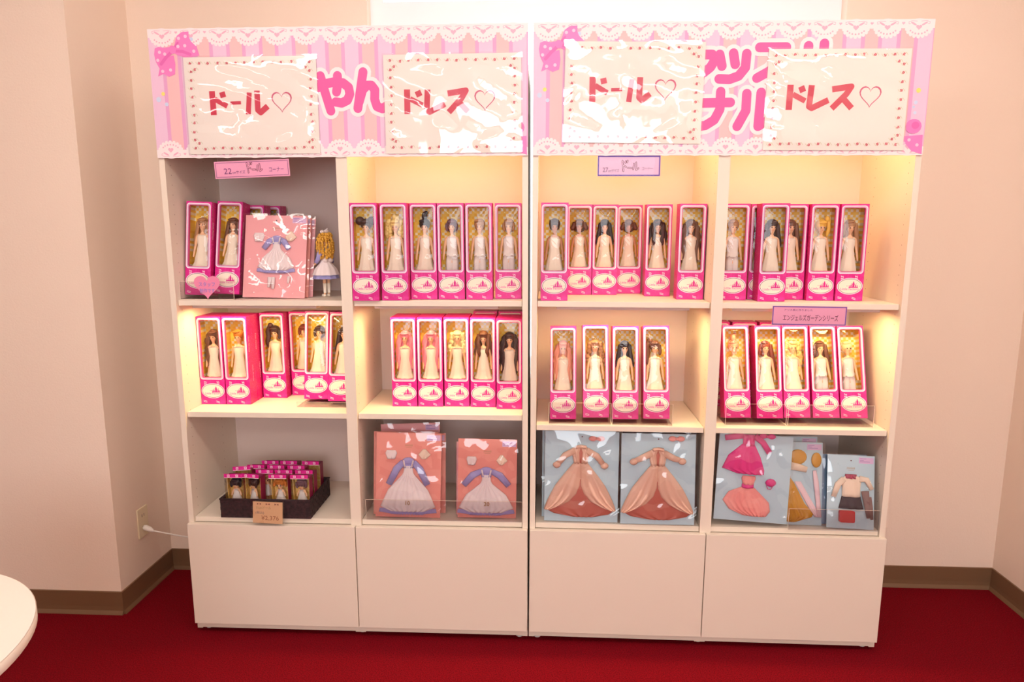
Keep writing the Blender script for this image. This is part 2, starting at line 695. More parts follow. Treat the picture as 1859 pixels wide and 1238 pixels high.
def bow(m, cx, cz, s, y):
    u = .000926*s
    shapes = [[(-62, 5), (-66, -15), (-62, -38), (-50, -62), (-30, -42), (-8, -18), (-6, 10), (-30, 6), (-48, 10)],
              [(5, 8), (12, 28), (18, 44), (35, 56), (60, 58), (60, 40), (66, 26), (85, 8), (92, -20), (70, -24), (50, -30), (28, -22), (8, -14)]]
    for P in shapes:
        m.poly([(cx+p[0]*u, cz+p[1]*u) for p in P], y, 0)
    m.poly([(cx+p[0]*u, cz+p[1]*u) for p in ((-50, -58), (-58, -86), (-38, -78), (-20, -88), (2, -80), (6, -48), (2, -18), (-14, -22))], y+.0002, 0)
    m.stroke([(cx-44*u, cz-46*u), (cx-24*u, cz-24*u), (cx-5*u, cz-8*u)], 11*u, y-.0003, 1)
    m.stroke([(cx+4*u, cz-4*u), (cx+34*u, cz-6*u), (cx+60*u, cz-16*u)], 10*u, y-.0003, 1)
    m.stroke([(cx+4*u, cz+4*u), (cx+20*u, cz+22*u)], 7*u, y-.0003, 1)
    m.disc(cx, cz, 12*u, 14*u, y-.0006, 0, 14, .3)
    for px, pz in ((-46, -8), (-54, -34), (-28, -14), (-40, -70), (-12, -66), (24, 36), (48, 42), (44, 12), (74, -6), (20, 10)):
        m.disc(cx+px*u, cz+pz*u, 5.6*u, 5.6*u, y-.0009, 2, 12)


def banner(U, W, strokes, label, bows):
    root = empty('shop_banner', U @ T((0, -.0065, 0)))
    tag(root, label, 'banner')
    z0, z1 = 1.6735, 2.0675
    MB().box((0, 0, z0), (W, .005, z1)).build('banner_panel', STR, root)
    m = MB()
    lace(m, 0, W, z1, -1, -.0004)
    lace(m, 0, W, z0, 1, -.0004)
    m.build('lace_border', [LACE, LACEP], root)
    m = MB()
    for st in strokes:
        m.stroke(st, .052, -.0009, 0)
    m.build('letter_outline', LACE, root)
    m = MB()
    for st in strokes:
        m.stroke(st, .0285, -.0012, 0)
    m.build('lettering', LETP, root)
    m = MB()
    bow(m, .078, 2.005, 1.0, -.0011)
    m.build('bow_print', [BOWP, BOWD, DOTW], root)
    m = MB()
    m.poly([(W-.075, z0+.055), (W-.005, z0+.06), (W-.003, z0+.002), (W-.035, z0+.012)], -.0011, 0)
    m.disc(W-.035, z0+.085, .024, .022, -.0015, 0, 14)
    m.disc(W-.03, z0+.088, .012, .011, -.0018, 1, 12)
    for px, pz in ((.02, .03), (.045, .045), (.06, .035)):
        m.disc(W-px, z0+pz, .005, .005, -.0018, 2, 12)
    m.build('ribbon_print', [BOWP, BOWD, DOTW], root)
    m = MB()
    m.disc(.036, 1.872, .006, .006, -.001, 0)
    m.disc(W-.03, z0+.19, .007, .007, -.001, 0)
    for px, pz, r in ((.020, 1.855, .008), (.045, 1.84, .006), (.14, 2.035, .006), (W-.035, z0+.155, .006), (W-.04, z0+.142, .004), (W-.035, z0+.125, .005)):
        m.disc(px, pz, r, r, -.001, 1)
    m.build('bead_print', [YEL, BLU], root)
    return root


def pxL(u, v): return (.5382+(u-575)*.0017, 1.949-(v-120)*.00168)


def pxR(u, v): return (.5169+(u-1278)*.001725, 2.0084-(v-75)*.001614)


YAN = [[(580, 137), (588, 168), (597, 200)], [(612, 137), (612, 152), (609, 166)], [(574, 158), (590, 151), (606, 148), (622, 150), (632, 158), (634, 170), (629, 181), (618, 186), (607, 184)],
       [(660, 131), (654, 163), (648, 196)], [(651, 184), (658, 163), (666, 155), (675, 155), (681, 163), (680, 180), (684, 193), (694, 197), (706, 190)]]
KAS = [[(1262, 108), (1279, 98), (1294, 98), (1299, 108), (1292, 121), (1280, 131)], [(1266, 90), (1274, 140)], [(1307, 98), (1312, 119)], [(1331, 96), (1335, 116)], [(1354, 97), (1353, 122), (1342, 137), (1326, 143), (1308, 142)],
       [(1376, 86), (1398, 86), (1422, 86), (1412, 108), (1396, 128), (1374, 141)], [(1405, 118), (1424, 142)], [(1460, 84), (1459, 112), (1450, 138)], [(1487, 80), (1486, 138), (1506, 122)],
       [(1262, 186), (1330, 185)], [(1312, 165), (1312, 198), (1303, 217), (1288, 227), (1268, 230)], [(1358, 169), (1358, 200), (1344, 229)], [(1383, 167), (1381, 229), (1404, 214)]]
banner(UL, 1.1995, [[pxL(*p) for p in s] for s in YAN], 'pink striped lace banner lettered やん, topping the left bookcase', None)
banner(UR, 1.1975, [[pxR(*p) for p in s] for s in KAS], 'pink striped lace banner lettered ナル, topping the right bookcase', None)

REDG = mat('red_letter_print', rgb(216, 48, 84), .4)
PINKH = mat('pink_heart_print', rgb(214, 88, 128), .4)
ROSE = mat('rose_print', rgb(214, 92, 112), .5)
VINE = mat('vine_print', rgb(214, 206, 170), .5)


def film_grid(W, H, y, name, mt, parent, amp=.0016, seed=1, nx=26, nz=18, ov=.004):
    rr = random.Random(seed)
    ph = [(rr.uniform(0, 6), rr.uniform(3, 14), rr.uniform(3, 14), rr.uniform(.3, 1)) for _ in range(7)]
    vs, fs = [], []
    for j in range(nz+1):
        for i in range(nx+1):
            u, v = i/nx, j/nz
            e = min(1, 8*min(u, 1-u, v, 1-v)+.1)
            d = sum(a*math.sin(p+kx*u*2+kz*v*2.0+2*math.sin(3*u*kx/9+p)) for p, kx, kz, a in ph)/4
            vs.append((-ov+u*(W+2*ov), y-amp*e*(1.2+d), .0006+v*(H+ov)))
    for j in range(nz):
        for i in range(nx):
            a = j*(nx+1)+i
            fs.append((a, a+1, a+nx+2, a+nx+1))
    m = MB()
    m.add(vs, fs, 0, True)
    return m.build(name, mt, parent)


def sign_sheet(U, x, z, W, H, roll, letters, label, seed):
    """letters: list of stroke lists in units of the sheet (0..1 from top left, x by W, z by H)"""
    root = empty('sign_sheet', U @ T((x, -.0105, z)) @ RY(roll))
    tag(root, label, 'sign', 'plastic-covered paper signs on the banners')
    MB().box((0, 0, 0), (W, .001, H)).build('paper_sheet', SHEET, root)
    m = MB()
    rr = random.Random(seed)
    nx, nz = 13, 10
    spots = [(.05+.9*k/nx, .06) for k in range(nx+1)]+[(.05+.9*k/nx, .94) for k in range(nx+1)]+[(.05, .06+.88*k/nz) for k in range(1, nz)]+[(.95, .06+.88*k/nz) for k in range(1, nz)]+[(.08, .12), (.92, .12), (.08, .88), (.92, .88)]
    for (a, c) in spots:
        cx, cz = a*W+rr.uniform(-.002, .002), c*H+rr.uniform(-.002, .002)
        for k in range(5):
            t = 2*PI*k/5+rr.random()
            m.disc(cx+.0026*math.cos(t), cz+.0026*math.sin(t), .0021, .0021, -.0003, 0, 7)
        m.stroke([(cx-.010, cz+.003), (cx-.005, cz-.004), (cx+.006, cz+.005), (cx+.011, cz-.002)], .0012, -.0002, 1)
    m.build('flower_border', [ROSE, VINE], root)
    m = MB()
    for (pts, wd) in letters:
        m.stroke([(p[0]*W, (1-p[1])*H) for p in pts], wd, -.0004, 0, False)
    m.build('lettering', REDG, root)
    m = MB()
    hx, hz = HEART[seed]
    o = heart(hx*W, (1-hz)*H, .066, .064)
    i = heart(hx*W, (1-hz)*H, .0575, .0555)
    m.ring(o, i, -.0004)
    m.build('heart_print', PINKH, root)
    film_grid(W, H, -.0012, 'plastic_cover', FILM, root, {1: .0042, 4: .0056}.get(seed, .0024), seed)
    return root


def L1(x, y): return ((x-325)/1065, (y-370)/780)


DO = [([(540, 640), (543, 832)], .019), ([(560, 705), (657, 762)], .016), ([(603, 676), (648, 664)], .017)]
DOL = [([L1(*p) for p in s], w_) for s, w_ in DO+[([(685, 738), (770, 735)], .010), ([(842, 655), (824, 830)], .016), ([(905, 640), (903, 795), (925, 815), (985, 765)], .018)]]


def L2(x, y): return ((x-438)/1098, (y-348)/795)


DRE = [([L2(*p) for p in s], w_) for s, w_ in [([(623, 625), (621, 822)], .019), ([(645, 700), (745, 752)], .016), ([(693, 670), (737, 650)], .018), ([(788, 628), (778, 795), (800, 808), (925, 745)], .018), ([(948, 662), (1095, 640), (1060, 700), (955, 812)], .018), ([(1040, 735), (1110, 810)], .018)]]
HEART = {1: (.728, .468), 2: (.736, .47), 3: (.728, .468), 4: (.736, .47)}
sign_sheet(UL, .111, 1.684, .425, .297, 0, DOL, 'white sign reading ドール with a heart, left end of the left banner', 1)
sign_sheet(UL, .749, 1.6815, .43, .2985, -.003, DRE, 'white sign reading ドレス with a heart, right of the letters やん', 2)
sign_sheet(UR, .095, 1.7125, .425, .300, .012, DOL, 'white sign reading ドール, most glare, left end of the right banner', 3)
sign_sheet(UR, .7125, 1.688, .4225, .297, .003, DRE, 'white sign reading ドレス, right end of the right banner', 4)

# small hand-lettered signs
PUR = mat('purple_marker', rgb(104, 70, 170), .5)
DPUR = mat('dark_purple_ink', rgb(120, 40, 110), .5)
INK = mat('dark_brown_ink', rgb(110, 34, 60), .5)
PINKC = mat('pink_card', rgb(240, 166, 196), .6)
LPINKC = mat('light_pink_card', rgb(236, 196, 224), .6)


def hand_sign(U, x, y, z, W, H, roll, card, edge, ew, texts, label, inset=.004):
    root = empty('hand_lettered_sign', U @ T((x, y, z)) @ RY(roll))
    tag(root, label, 'sign')
    MB().box((0, 0, 0), (W, .0008, H)).build('pink_card', card, root)
    i = inset
    m = MB()
    m.ring([(i, i), (W-i, i), (W-i, H-i), (i, H-i)], [(i+ew, i+ew), (W-i-ew, i+ew), (W-i-ew, H-i-ew), (i+ew, H-i-ew)], -.0003)
    m.build('marker_border', edge, root)
    for (s, tx, tz, sz, wd, mt, off) in texts:
        text_mesh(s, sz, mt, 'lettering', root, (tx, -.0005, tz), wd=wd, offset=off)
    film_grid(W, H, -.001, 'plastic_cover', FILMS, root, .0008, int(x*100)+3, 10, 4, .002)
    return root


def open_letters(root, strokes, wd, ink, fill):
    m = MB()
    for s in strokes:
        m.stroke(s, wd, -.00055, 0, True)
    for s in strokes:
        m.stroke(s, wd*.45, -.0007, 1, True)
    m.build('outlined_lettering', [ink, fill], root)


def doru(x, z, h, a=0):
    k = h
    return [[(x, z+k), (x+.12*k, z)], [(x+.08*k, z+.58*k), (x+.38*k, z+.42*k)], [(x+.30*k, z+.82*k), (x+.34*k, z+.98*k)], [(x+.48*k, z+.86*k), (x+.52*k, z+1.02*k)],
            [(x+.58*k, z+.30*k), (x+.90*k, z+.30*k)], [(x+1.16*k, z+.72*k), (x+1.10*k, z+.18*k)], [(x+1.38*k, z+.85*k), (x+1.40*k, z+.12*k), (x+1.62*k, z+.28*k)]]


s = hand_sign(UL, .1855, -.0045, 1.6065, .247, .054, -.035, PINKC, DPUR, .0014,
              [('22', .030, .014, .026, .025, DPUR, 0), ('cmサイズ', .058, .014, .012, .042, DPUR, 0), ('コーナー', .178, .016, .018, .048, DPUR, 0)],
              'pink hand-lettered sign reading 22cm, hanging under the left banner')
open_letters(s, doru(.108, .016, .030), .0052, INK, PINKC)
s = hand_sign(UR, .2045, -.0045, 1.6095, .197, .064, 0, LPINKC, PUR, .0038,
              [('27', .016, .013, .020, .017, DPUR, 0), ('cmサイズ', .034, .013, .012, .034, DPUR, 0), ('コーナー', .138, .019, .013, .034, DPUR, 0)],
              'lilac-edged sign reading 27cm, hanging under the right banner', .001)
open_letters(s, doru(.078, .016, .031), .0052, INK, LPINKC)
hand_sign(UR, .779, .005, 1.1405, .236, .0625, .006, PINKC, PUR, .003,
          [('エンジェルズガーデンシリーズ', .034, .016, .022, .175, INK, .0001), ('アリス風に作りました', .036, .047, .007, .09, DPUR, 0)],
          'pink sign in a blue border on the upper shelf edge, rightmost column', .001)

# ------------------------------------------------------------------ doll box
BW, BH, BD = .0885, .318, .060


def make_doll_box():
    root = empty('doll_box')
    wx, wz, ww, wh = -.001, .2015, .068, .207
    m = MB()
    out = rrect(0, BH/2, BW, BH, .0004)
    inn = rrect(wx, wz, ww, wh, .006)
    # front with opening
    m.ring(out, inn, 0, 0, 0)
    m.ring(inn, inn, 0, .010, 2)
    # shell
    x = BW/2
    m.add([(-x, 0, 0), (-x, BD, 0), (-x, BD, BH), (-x, 0, BH)], [(0, 3, 2, 1)], 1)
    m.add([(x, 0, 0), (x, BD, 0), (x, BD, BH), (x, 0, BH)], [(0, 1, 2, 3)], 1)
    m.add([(-x, BD, 0), (x, BD, 0), (x, BD, BH), (-x, BD, BH)], [(0, 3, 2, 1)], 1)
    m.add([(-x, 0, 0), (x, 0, 0), (x, BD, 0), (-x, BD, 0)], [(0, 3, 2, 1)], 1)
    m.add([(-x, 0, BH), (x, 0, BH), (x, BD, BH), (-x, BD, BH)], [(0, 1, 2, 3)], 0)
    m.build('carton', [MAG, MAGD, PINKI], root)
    m = MB()
    o1, o2, o3, o4 = rrect(wx, wz, ww+.0155, wh+.0155, .010), rrect(wx, wz, ww+.0095, wh+.0095, .0085), rrect(wx, wz, ww+.003, wh+.003, .0065), rrect(wx, wz, ww, wh, .006)
    m.ring(o1, o2, -.0006, -.0006, 0)
    m.ring(o2, o3, -.0006, -.0005, 1)
    m.ring(o3, o4, -.0005, -.0003, 2)
    m.build('window_border', [PINKL, LAVG, PINKI], root)
    m = MB()
    pts = rrect(wx, wz, ww-.001, wh-.001, .0055)
    # slightly bowed film
    vs, fs = [], []
    nx, nz = 8, 16
    for j in range(nz+1):
        for i in range(nx+1):
            u, v = i/nx-.5, j/nz-.5
            vs.append((wx+u*(ww-.001), .0068-.0065*(1-4*u*u)*(1-(2*v)**4), wz+v*(wh-.001)))
    for j in range(nz):
        for i in range(nx):
            a = j*(nx+1)+i
            fs.append((a, a+1, a+nx+2, a+nx+1))
    m.add(vs, fs, 0, True)
    m.build('window_film', FILMW, root)
    # inner insert: checked backing, sides and platform
    m = MB()
    xi = BW/2-.003
    m.box((-xi, BD-.006, .0178), (xi, BD-.004, BH-.004))
    m.box((-xi, .004, .013), (xi, BD-.006, .0178))
    m.box((-xi, .006, .0178), (-xi+.001, BD-.006, BH-.006))
    m.box((xi-.001, .006, .0178), (xi, BD-.006, BH-.006))
    m.build('checked_insert', CHECK, root)
    # oval label with castle emblem
    ov = MB()
    cz = .049
    ov.disc(0, cz, .0418, .0275, -.0006, 0, 40)
    ov.disc(0, cz, .0392, .0250, -.0008, 1, 40)
    ov.disc(0, cz, .0376, .0234, -.0010, 2, 40)
    oo = ov.build('oval_label', [PRINTW, GREYL, CREAM], root)
    m = MB()
    cx = .0115
    y = -.0013
    for dx, h, r in ((0, .0215, .0046), (-.0075, .0125, .0022), (.0075, .0125, .0022), (-.0125, .009, .0015), (.0125, .009, .0015)):
        m.poly([(cx+dx-r*.8, cz-.004), (cx+dx+r*.8, cz-.004), (cx+dx+r*.8, cz-.004+h*.45), (cx+dx-r*.8, cz-.004+h*.45)], y, 0)
        m.poly([(cx+dx-r, cz-.004+h*.45), (cx+dx+r, cz-.004+h*.45), (cx+dx, cz-.004+h)], y, 0)
    m.poly([(cx-.016, cz-.0055), (cx+.016, cz-.0055), (cx+.014, cz-.002), (cx-.014, cz-.002)], y, 0)
    for dx, dz in ((-.021, .001), (-.017, .001), (-.006, .009), (.009, .008), (.021, 0)):
        m.disc(cx+dx, cz+dz, .0011, .0011, y, 0, 8)
    m.build('castle_emblem', mat('emblem_print', rgb(214, 40, 140), .4), oo)
    text_mesh('Little Factory', .0105, PRINTP, 'oval_lettering', oo, (-.030, -.0013, cz-.0125), wd=.060, offset=.0002)
    # script lettering
    for xx, zz, tx in ((-.034, .010, 'll'), (.012, .008, 'll'), (-.032, .074, 'as'), (.014, .074, 'as')):
        text_mesh(tx, .019, PRINTW, 'script_lettering', root, (xx+.010, -.0004, zz-.006), (PI/2, -PI/2, 0), shear=.3)
    text_mesh('Little Factory', .011, PRINTW, 'side_lettering', root, (BW/2+.0004, .008, .25), (PI/2, PI/2, PI/2), shear=.3)
    text_mesh('Little Factory', .011, PRINTW, 'side_lettering', root, (BW/2+.0004, .030, .14), (PI/2, PI/2, PI/2), shear=.3)
    return root


BOX0 = make_doll_box()
BOXT = tree_of(BOX0)
used_box = [False]


def put_box(M, label, group):
    if not used_box[0]:
        o = BOX0
        used_box[0] = True
    else:
        o = copy_tree(BOX0, None, BOXT)
    o.matrix_world = M
    tag(o, label, 'doll box', group)
    return o


# ------------------------------------------------------------------ dolls
def skin_body(name, nodes, edges, skin_mats, face):
    me = bpy.data.meshes.new(name)
    me.from_pydata([n[0] for n in nodes], edges, [])
    o = bpy.data.objects.new(name, me)
    COL.objects.link(o)
    o.modifiers.new('skin', 'SKIN')
    for i, n in enumerate(nodes):
        me.skin_vertices[0].data[i].radius = (n[1], n[1] if len(n) < 3 else n[2])
    me.skin_vertices[0].data[0].use_root = True
    ss = o.modifiers.new('sub', 'SUBSURF')
    ss.levels = ss.render_levels = 2
    dg = bpy.context.evaluated_depsgraph_get()
    m2 = bpy.data.meshes.new_from_object(o.evaluated_get(dg))
    bpy.data.objects.remove(o)
    b = MB()
    b.add([tuple(v.co) for v in m2.vertices], [list(p.vertices) for p in m2.polygons], 0, True)
    face(b)
    return [b.mesh(name, [s_, EYE, LIP]) for s_ in skin_mats]


def body_nodes(hz=.2, hr=.0135):
    N = [((0, 0, .108), .012, .009), ((0, 0, .128), .0095, .007), ((0, 0, .150), .0125, .009), ((0, 0, .166), .0085, .006), ((0, 0, .178), .0035), ((0, -.001, .1875), .0075, .009), ((0, 0, .199), .0128, .0135), ((0, .001, .211), .0090, .0100),
         ((.0165, 0, .164), .0052), ((.0215, .001, .136), .0043), ((.0245, -.003, .108), .0032), ((.0248, -.005, .098), .0034, .0022),
         ((-.0165, 0, .164), .0052), ((-.0215, .001, .136), .0043), ((-.0245, -.003, .108), .0032), ((-.0248, -.005, .098), .0034, .0022),
         ((.0085, 0, .094), .0088), ((.0085, 0, .055), .0062), ((.0080, .001, .012), .0038), ((.0080, -.010, .004), .0036, .0034),
         ((-.0085, 0, .094), .0088), ((-.0085, 0, .055), .0062), ((-.0080, .001, .012), .0038), ((-.0080, -.010, .004), .0036, .0034)]
    E_ = [(0, 1), (1, 2), (2, 3), (3, 4), (4, 5), (5, 6), (6, 7), (3, 8), (8, 9), (9, 10), (10, 11), (3, 12), (12, 13), (13, 14), (14, 15), (0, 16), (16, 17), (17, 18), (18, 19), (0, 20), (20, 21), (21, 22), (22, 23)]
    return N, E_


def doll_face(b, z=.1965, y=-.0128, s=1.0):
    for sg in (-1, 1):
        b.ell((sg*.0048*s, y, z), (.0018*s, .0010*s, .0021*s), 1, 8, 6)
        b.ell((sg*.0050*s, y+.0002, z+.0042*s), (.0024*s, .0006*s, .0003*s), 1, 8, 4)
    b.ell((0, y-.0006, z-.0035*s), (.0008*s, .0012*s, .0012*s), 0, 6, 4)
    b.ell((0, y+.0006, z-.0075*s), (.0021*s, .0010*s, .0007*s), 2, 8, 4)


N_, E__ = body_nodes()
BODY, BODYT = skin_body('doll_body', N_, E__, (SKIN, SKINT), doll_face)

HAIRC = {
    'black': rgb(38, 28, 34), 'dark brown': rgb(66, 40, 38), 'brown': rgb(110, 66, 44), 'purple-brown': rgb(112, 74, 88), 'light brown': rgb(176, 124, 84),
    'golden': rgb(240, 184, 66), 'blonde': rgb(236, 204, 128), 'pale blonde': rgb(246, 226, 166), 'pink': rgb(244, 140, 160), 'salmon pink': rgb(240, 158, 130),
    'auburn': rgb(130, 54, 34), 'orange': rgb(206, 116, 36)}
HM = {}


def hairmat(c):
    if c not in HM:
        m = mat('hair_'+c.replace(' ', '_').replace('-', '_'), HAIRC[c], .42)
        nt = m.node_tree
        tc = nt.nodes.new('ShaderNodeTexCoord')
        mp = nt.nodes.new('ShaderNodeMapping')
        mp.inputs['Scale'].default_value = (1, 1, .12)
        n = nt.nodes.new('ShaderNodeTexNoise')
        n.inputs['Scale'].default_value = 700
        bp = nt.nodes.new('ShaderNodeBump')
        bp.inputs['Strength'].default_value = .8
        bp.inputs['Distance'].default_value = .001
        nt.links.new(tc.outputs['Object'], mp.inputs[0])
        nt.links.new(mp.outputs[0], n.inputs[0])
        nt.links.new(n.outputs[0], bp.inputs['Height'])
        nt.links.new(bp.outputs[0], nt.nodes['Principled BSDF'].inputs['Normal'])
        HM[c] = m
    return HM[c]


HMESH = {}


def cap(b, z=.203, fringe=True, part=False):
    b.ell((0, .0035, z+.002), (.0160, .0150, .0165), 0, 18, 12, lambda p, t: 1+.02*math.sin(9*p))
    if fringe:
        b.ell((0, -.0095, z+.0085), (.0125, .0058, .0052), 0, 14, 8, lambda p, t: 1+.05*math.sin(11*p))
    else:
        b.ell((-.004, -.0075, z+.0105), (.0115, .0065, .0045), 0, 14, 8)


def curls(b, pts, r, n, seed, sp):
    rr = random.Random(seed)
    for k in range(n):
        c = pts[rr.randrange(len(pts))]
        q = r*rr.uniform(.7, 1.3)
        b.ell((c[0]+rr.uniform(-sp, sp), c[1]+rr.uniform(-sp*.5, sp*.5), c[2]+rr.uniform(-sp, sp)), (q, q*.8, q*1.2), 0, 7, 5)


def lock(b, pts, r, wave=0, nw=4, n=12, flat=.7):
    P = [Vector(p) for p in pts]
    out, rad = [], []
    for k in range(n+1):
        t = k/n*(len(P)-1)
        i = min(int(t), len(P)-2)
        u = t-i
        q = P[i].lerp(P[i+1], u)
        q.x += wave*math.sin(nw*PI*k/n)
        out.append(q)
        rad.append(r*(1 if k < n*.8 else 1-.7*(k/n-.8)/.2)*(.75 if k == 0 else 1))
    b.tube(out, rad, 0, 8, flat)


def hair_mesh(style, col):
    key = style+col
    if key in HMESH:
        return HMESH[key]
    b = MB()
    if style == 'puffs':
        cap(b)
        for s in (-1, 1):
            b.ell((s*.0165, 0, .214), (.0125, .012, .0125), 0, 14, 9, lambda p, t: 1+.06*math.sin(8*p+5*t))
    elif style == 'bigcurl':
        cap(b)
        curls(b, [(-.018, .004, .208), (.018, .004, .208), (0, .006, .222), (-.020, .004, .190), (.020, .004, .190), (-.018, .004, .176), (.018, .004, .176)], .0062, 90, 3, .007)
    elif style == 'updo':
        cap(b, fringe=False)
        b.ell((0, .003, .228), (.0085, .0085, .013), 0, 14, 9, lambda p, t: 1+.06*math.sin(7*p))
        b.ell((.004, .004, .238), (.006, .006, .006))
    elif style == 'bob':
        cap(b)
        for s in (-1, 1):
            lock(b, [(s*.0135, -.002, .208), (s*.0150, -.002, .196), (s*.0125, -.003, .183)], .0038)
        b.ell((0, .008, .194), (.0150, .0080, .0150), 0, 14, 8)
    elif style == 'flare bob':
        cap(b)
        for s in (-1, 1):
            lock(b, [(s*.0135, 0, .210), (s*.019, 0, .196), (s*.024, -.002, .186)], .0068)
        b.ell((0, .009, .194), (.0200, .0080, .0150), 0, 14, 8)
    elif style == 'short':
        cap(b, fringe=False)
        b.ell((0, .006, .197), (.0145, .010, .0130), 0, 14, 8)
    elif style == 'long':
        cap(b)
        for s in (-1, 1):
            lock(b, [(s*.0135, 0, .209), (s*.0165, 0, .185), (s*.0225, .002, .150), (s*.0205, .003, .130)], .0062)
        b.ell((0, .010, .180), (.0180, .0070, .0330), 0, 14, 8)
    elif style == 'side long':
        cap(b, fringe=False)
        lock(b, [(.0135, 0, .209), (.0175, 0, .185), (.0235, .003, .150), (.0255, .004, .115)], .0070)
        lock(b, [(-.0135, 0, .209), (-.0165, 0, .190), (-.016, .003, .172)], .0048)
        b.ell((.004, .010, .184), (.0170, .0070, .0250), 0, 14, 8)
    elif style in ('long wavy', 'huge wavy'):
        cap(b)
        k = .95 if style == 'long wavy' else 1.0
        for s in (-1, 1):
            for q in (0, 1, 2):
                lock(b, [(s*.0125, .001*q, .212), (s*(.0165+.003*q)*k, .001, .190), (s*(.0200+.0030*q)*k, -.002+.003*q, .150), (s*(.0190+.0035*q)*k, -.002+.003*q, .085+.006*q)], .0058*k, .0016, 7+q, 20)
        b.ell((0, .011, .170), (.0200*k, .0070, .0450), 0, 14, 8)
    elif style == 'curly':
        cap(b)
        pts = []
        for s in (-1, 1):
            for z in (.205, .195, .185, .175, .165, .155):
                pts.append((s*(.0165+(.205-z)*.12), .001, z))
        curls(b, pts, .0052, 80, 5, .0038)
        b.ell((0, .010, .184), (.0170, .0070, .0240), 0, 14, 8)
    elif style == 'curly long':
        cap(b)
        pts = []
        for s in (-1, 1):
            for k in range(10):
                z = .206-.0095*k
                pts.append((s*(.0165+.006*math.sin(k/3)), .001, z))
        curls(b, pts, .0050, 120, 8, .0042)
        b.ell((0, .010, .174), (.0190, .0070, .0340), 0, 14, 8)
        b.ell((0, -.002, .2225), (.0125, .006, .0035))
    elif style == 'side pony':
        cap(b)
        b.ell((-.015, .003, .220), (.0085, .0080, .0100))
        lock(b, [(-.018, .003, .222), (-.0225, .002, .200), (-.0235, .000, .170), (-.022, 0, .140)], .0078, .0016, 5)
        lock(b, [(.0135, 0, .208), (.0155, -.001, .190), (.0140, -.002, .175)], .0048)
    elif style == 'right pony':
        cap(b)
        b.ell((.0165, .003, .221), (.0075, .0070, .0100))
        lock(b, [(.0175, .003, .226), (.0225, .002, .210), (.0205, .000, .190), (.0175, 0, .168)], .0058, .0010, 4)
    elif style == 'front locks':
        cap(b)
        for s in (-1, 1):
            lock(b, [(s*.0135, -.002, .208), (s*.0150, -.008, .185), (s*.0125, -.011, .160), (s*.0130, -.010, .140)], .0056, .0014, 5)
            lock(b, [(s*.0145, .003, .210), (s*.0215, .002, .180), (s*.0235, .002, .140)], .0062, .0012, 4)
        b.ell((0, .010, .184), (.0170, .0070, .0250), 0, 14, 8)
    elif style == 'mini bob':
        b.ell((0, .003, .097), (.0215, .0190, .0190), 0, 18, 12, lambda p, t: 1+.02*math.sin(9*p))
        b.ell((0, -.0120, .1065), (.0160, .0060, .0056), 0, 14, 8)
        for s in (-1, 1):
            lock(b, [(s*.0180, -.004, .100), (s*.0195, -.004, .088), (s*.0160, -.005, .076)], .0055)
    elif style == 'mini wide':
        b.ell((0, .004, .099), (.0240, .0190, .0185), 0, 18, 12, lambda p, t: 1+.03*math.sin(9*p))
        b.ell((0, -.0125, .1065), (.0185, .0060, .0062), 0, 14, 8)
        for s in (-1, 1):
            lock(b, [(s*.0190, -.003, .102), (s*.0230, -.003, .090), (s*.0240, -.004, .080)], .0060)
    HMESH[key] = b.mesh('hair', hairmat(col))
    return HMESH[key]


def dress_mesh(kind, seed=0):
    b = MB()
    fz = [(0, 0, .1665, .0150, .0085, 0), (0, 0, .160, .0165, .0105, 0), (0, 0, .148, .0160, .0115, 0), (0, 0, .134, .0142, .0105, .01), (0, 0, .118, .0165, .0120, .025), (0, 0, .096, .0205, .0145, .06), (0, 0, .0705, .0250, .0160, .08)]
    if kind == 'slip':
        b.loft(fz, 0, 30, nf=8)
    elif kind == 'ruffle':
        b.loft(fz[:-1]+[(0, 0, .082, .0225, .0150, .07), (0, 0, .0805, .0240, .0160, .06), (0, 0, .0705, .0275, .0175, .11)], 0, 36, nf=9)
    elif kind == 'top':
        b.loft([(0, 0, .168, .0130, .0080), (0, 0, .160, .0165, .0105), (0, 0, .148, .0160, .0115), (0, 0, .130, .0155, .0110), (0, 0, .110, .0170, .0118)], 0, 26, fold=.02, nf=7)
        for s in (-1, 1):
            b.loft([(s*.0055, 0, .113, .0105, .0105), (s*.0080, 0, .095, .0108, .0105), (s*.0085, 0, .060, .0098, .0095), (s*.0085, 0, .040, .0095, .0090)], 0, 20, fold=.035, nf=5)
    if kind != 'top':
        for s in (-1, 1):
            b.tube([(s*.0095, -.0080, .163), (s*.0100, -.0055, .1685), (s*.0100, .0, .1705), (s*.0095, .0075, .164)], .0011, 0, 6)
    return b.mesh('dress' if kind != 'top' else 'outfit', DRESS2 if kind == 'top' else DRESS)


DM = {k: dress_mesh(k) for k in ('slip', 'ruffle', 'top')}
DRESSNAME = {'slip': 'slip_dress', 'ruffle': 'ruffled_dress', 'top': 'top_and_trousers'}


def put_doll(M, style, col, dress, label, group, tan=False):
    o = bpy.data.objects.new('fashion_doll', BODYT if tan else BODY)
    COL.objects.link(o)
    o.matrix_world = M
    tag(o, label, 'doll', group)
    h = bpy.data.objects.new('hair', hair_mesh(style, col))
    COL.objects.link(h)
    h.parent = o
    d = bpy.data.objects.new(DRESSNAME[dress], DM[dress])
    COL.objects.link(d)
    d.parent = o
    return o


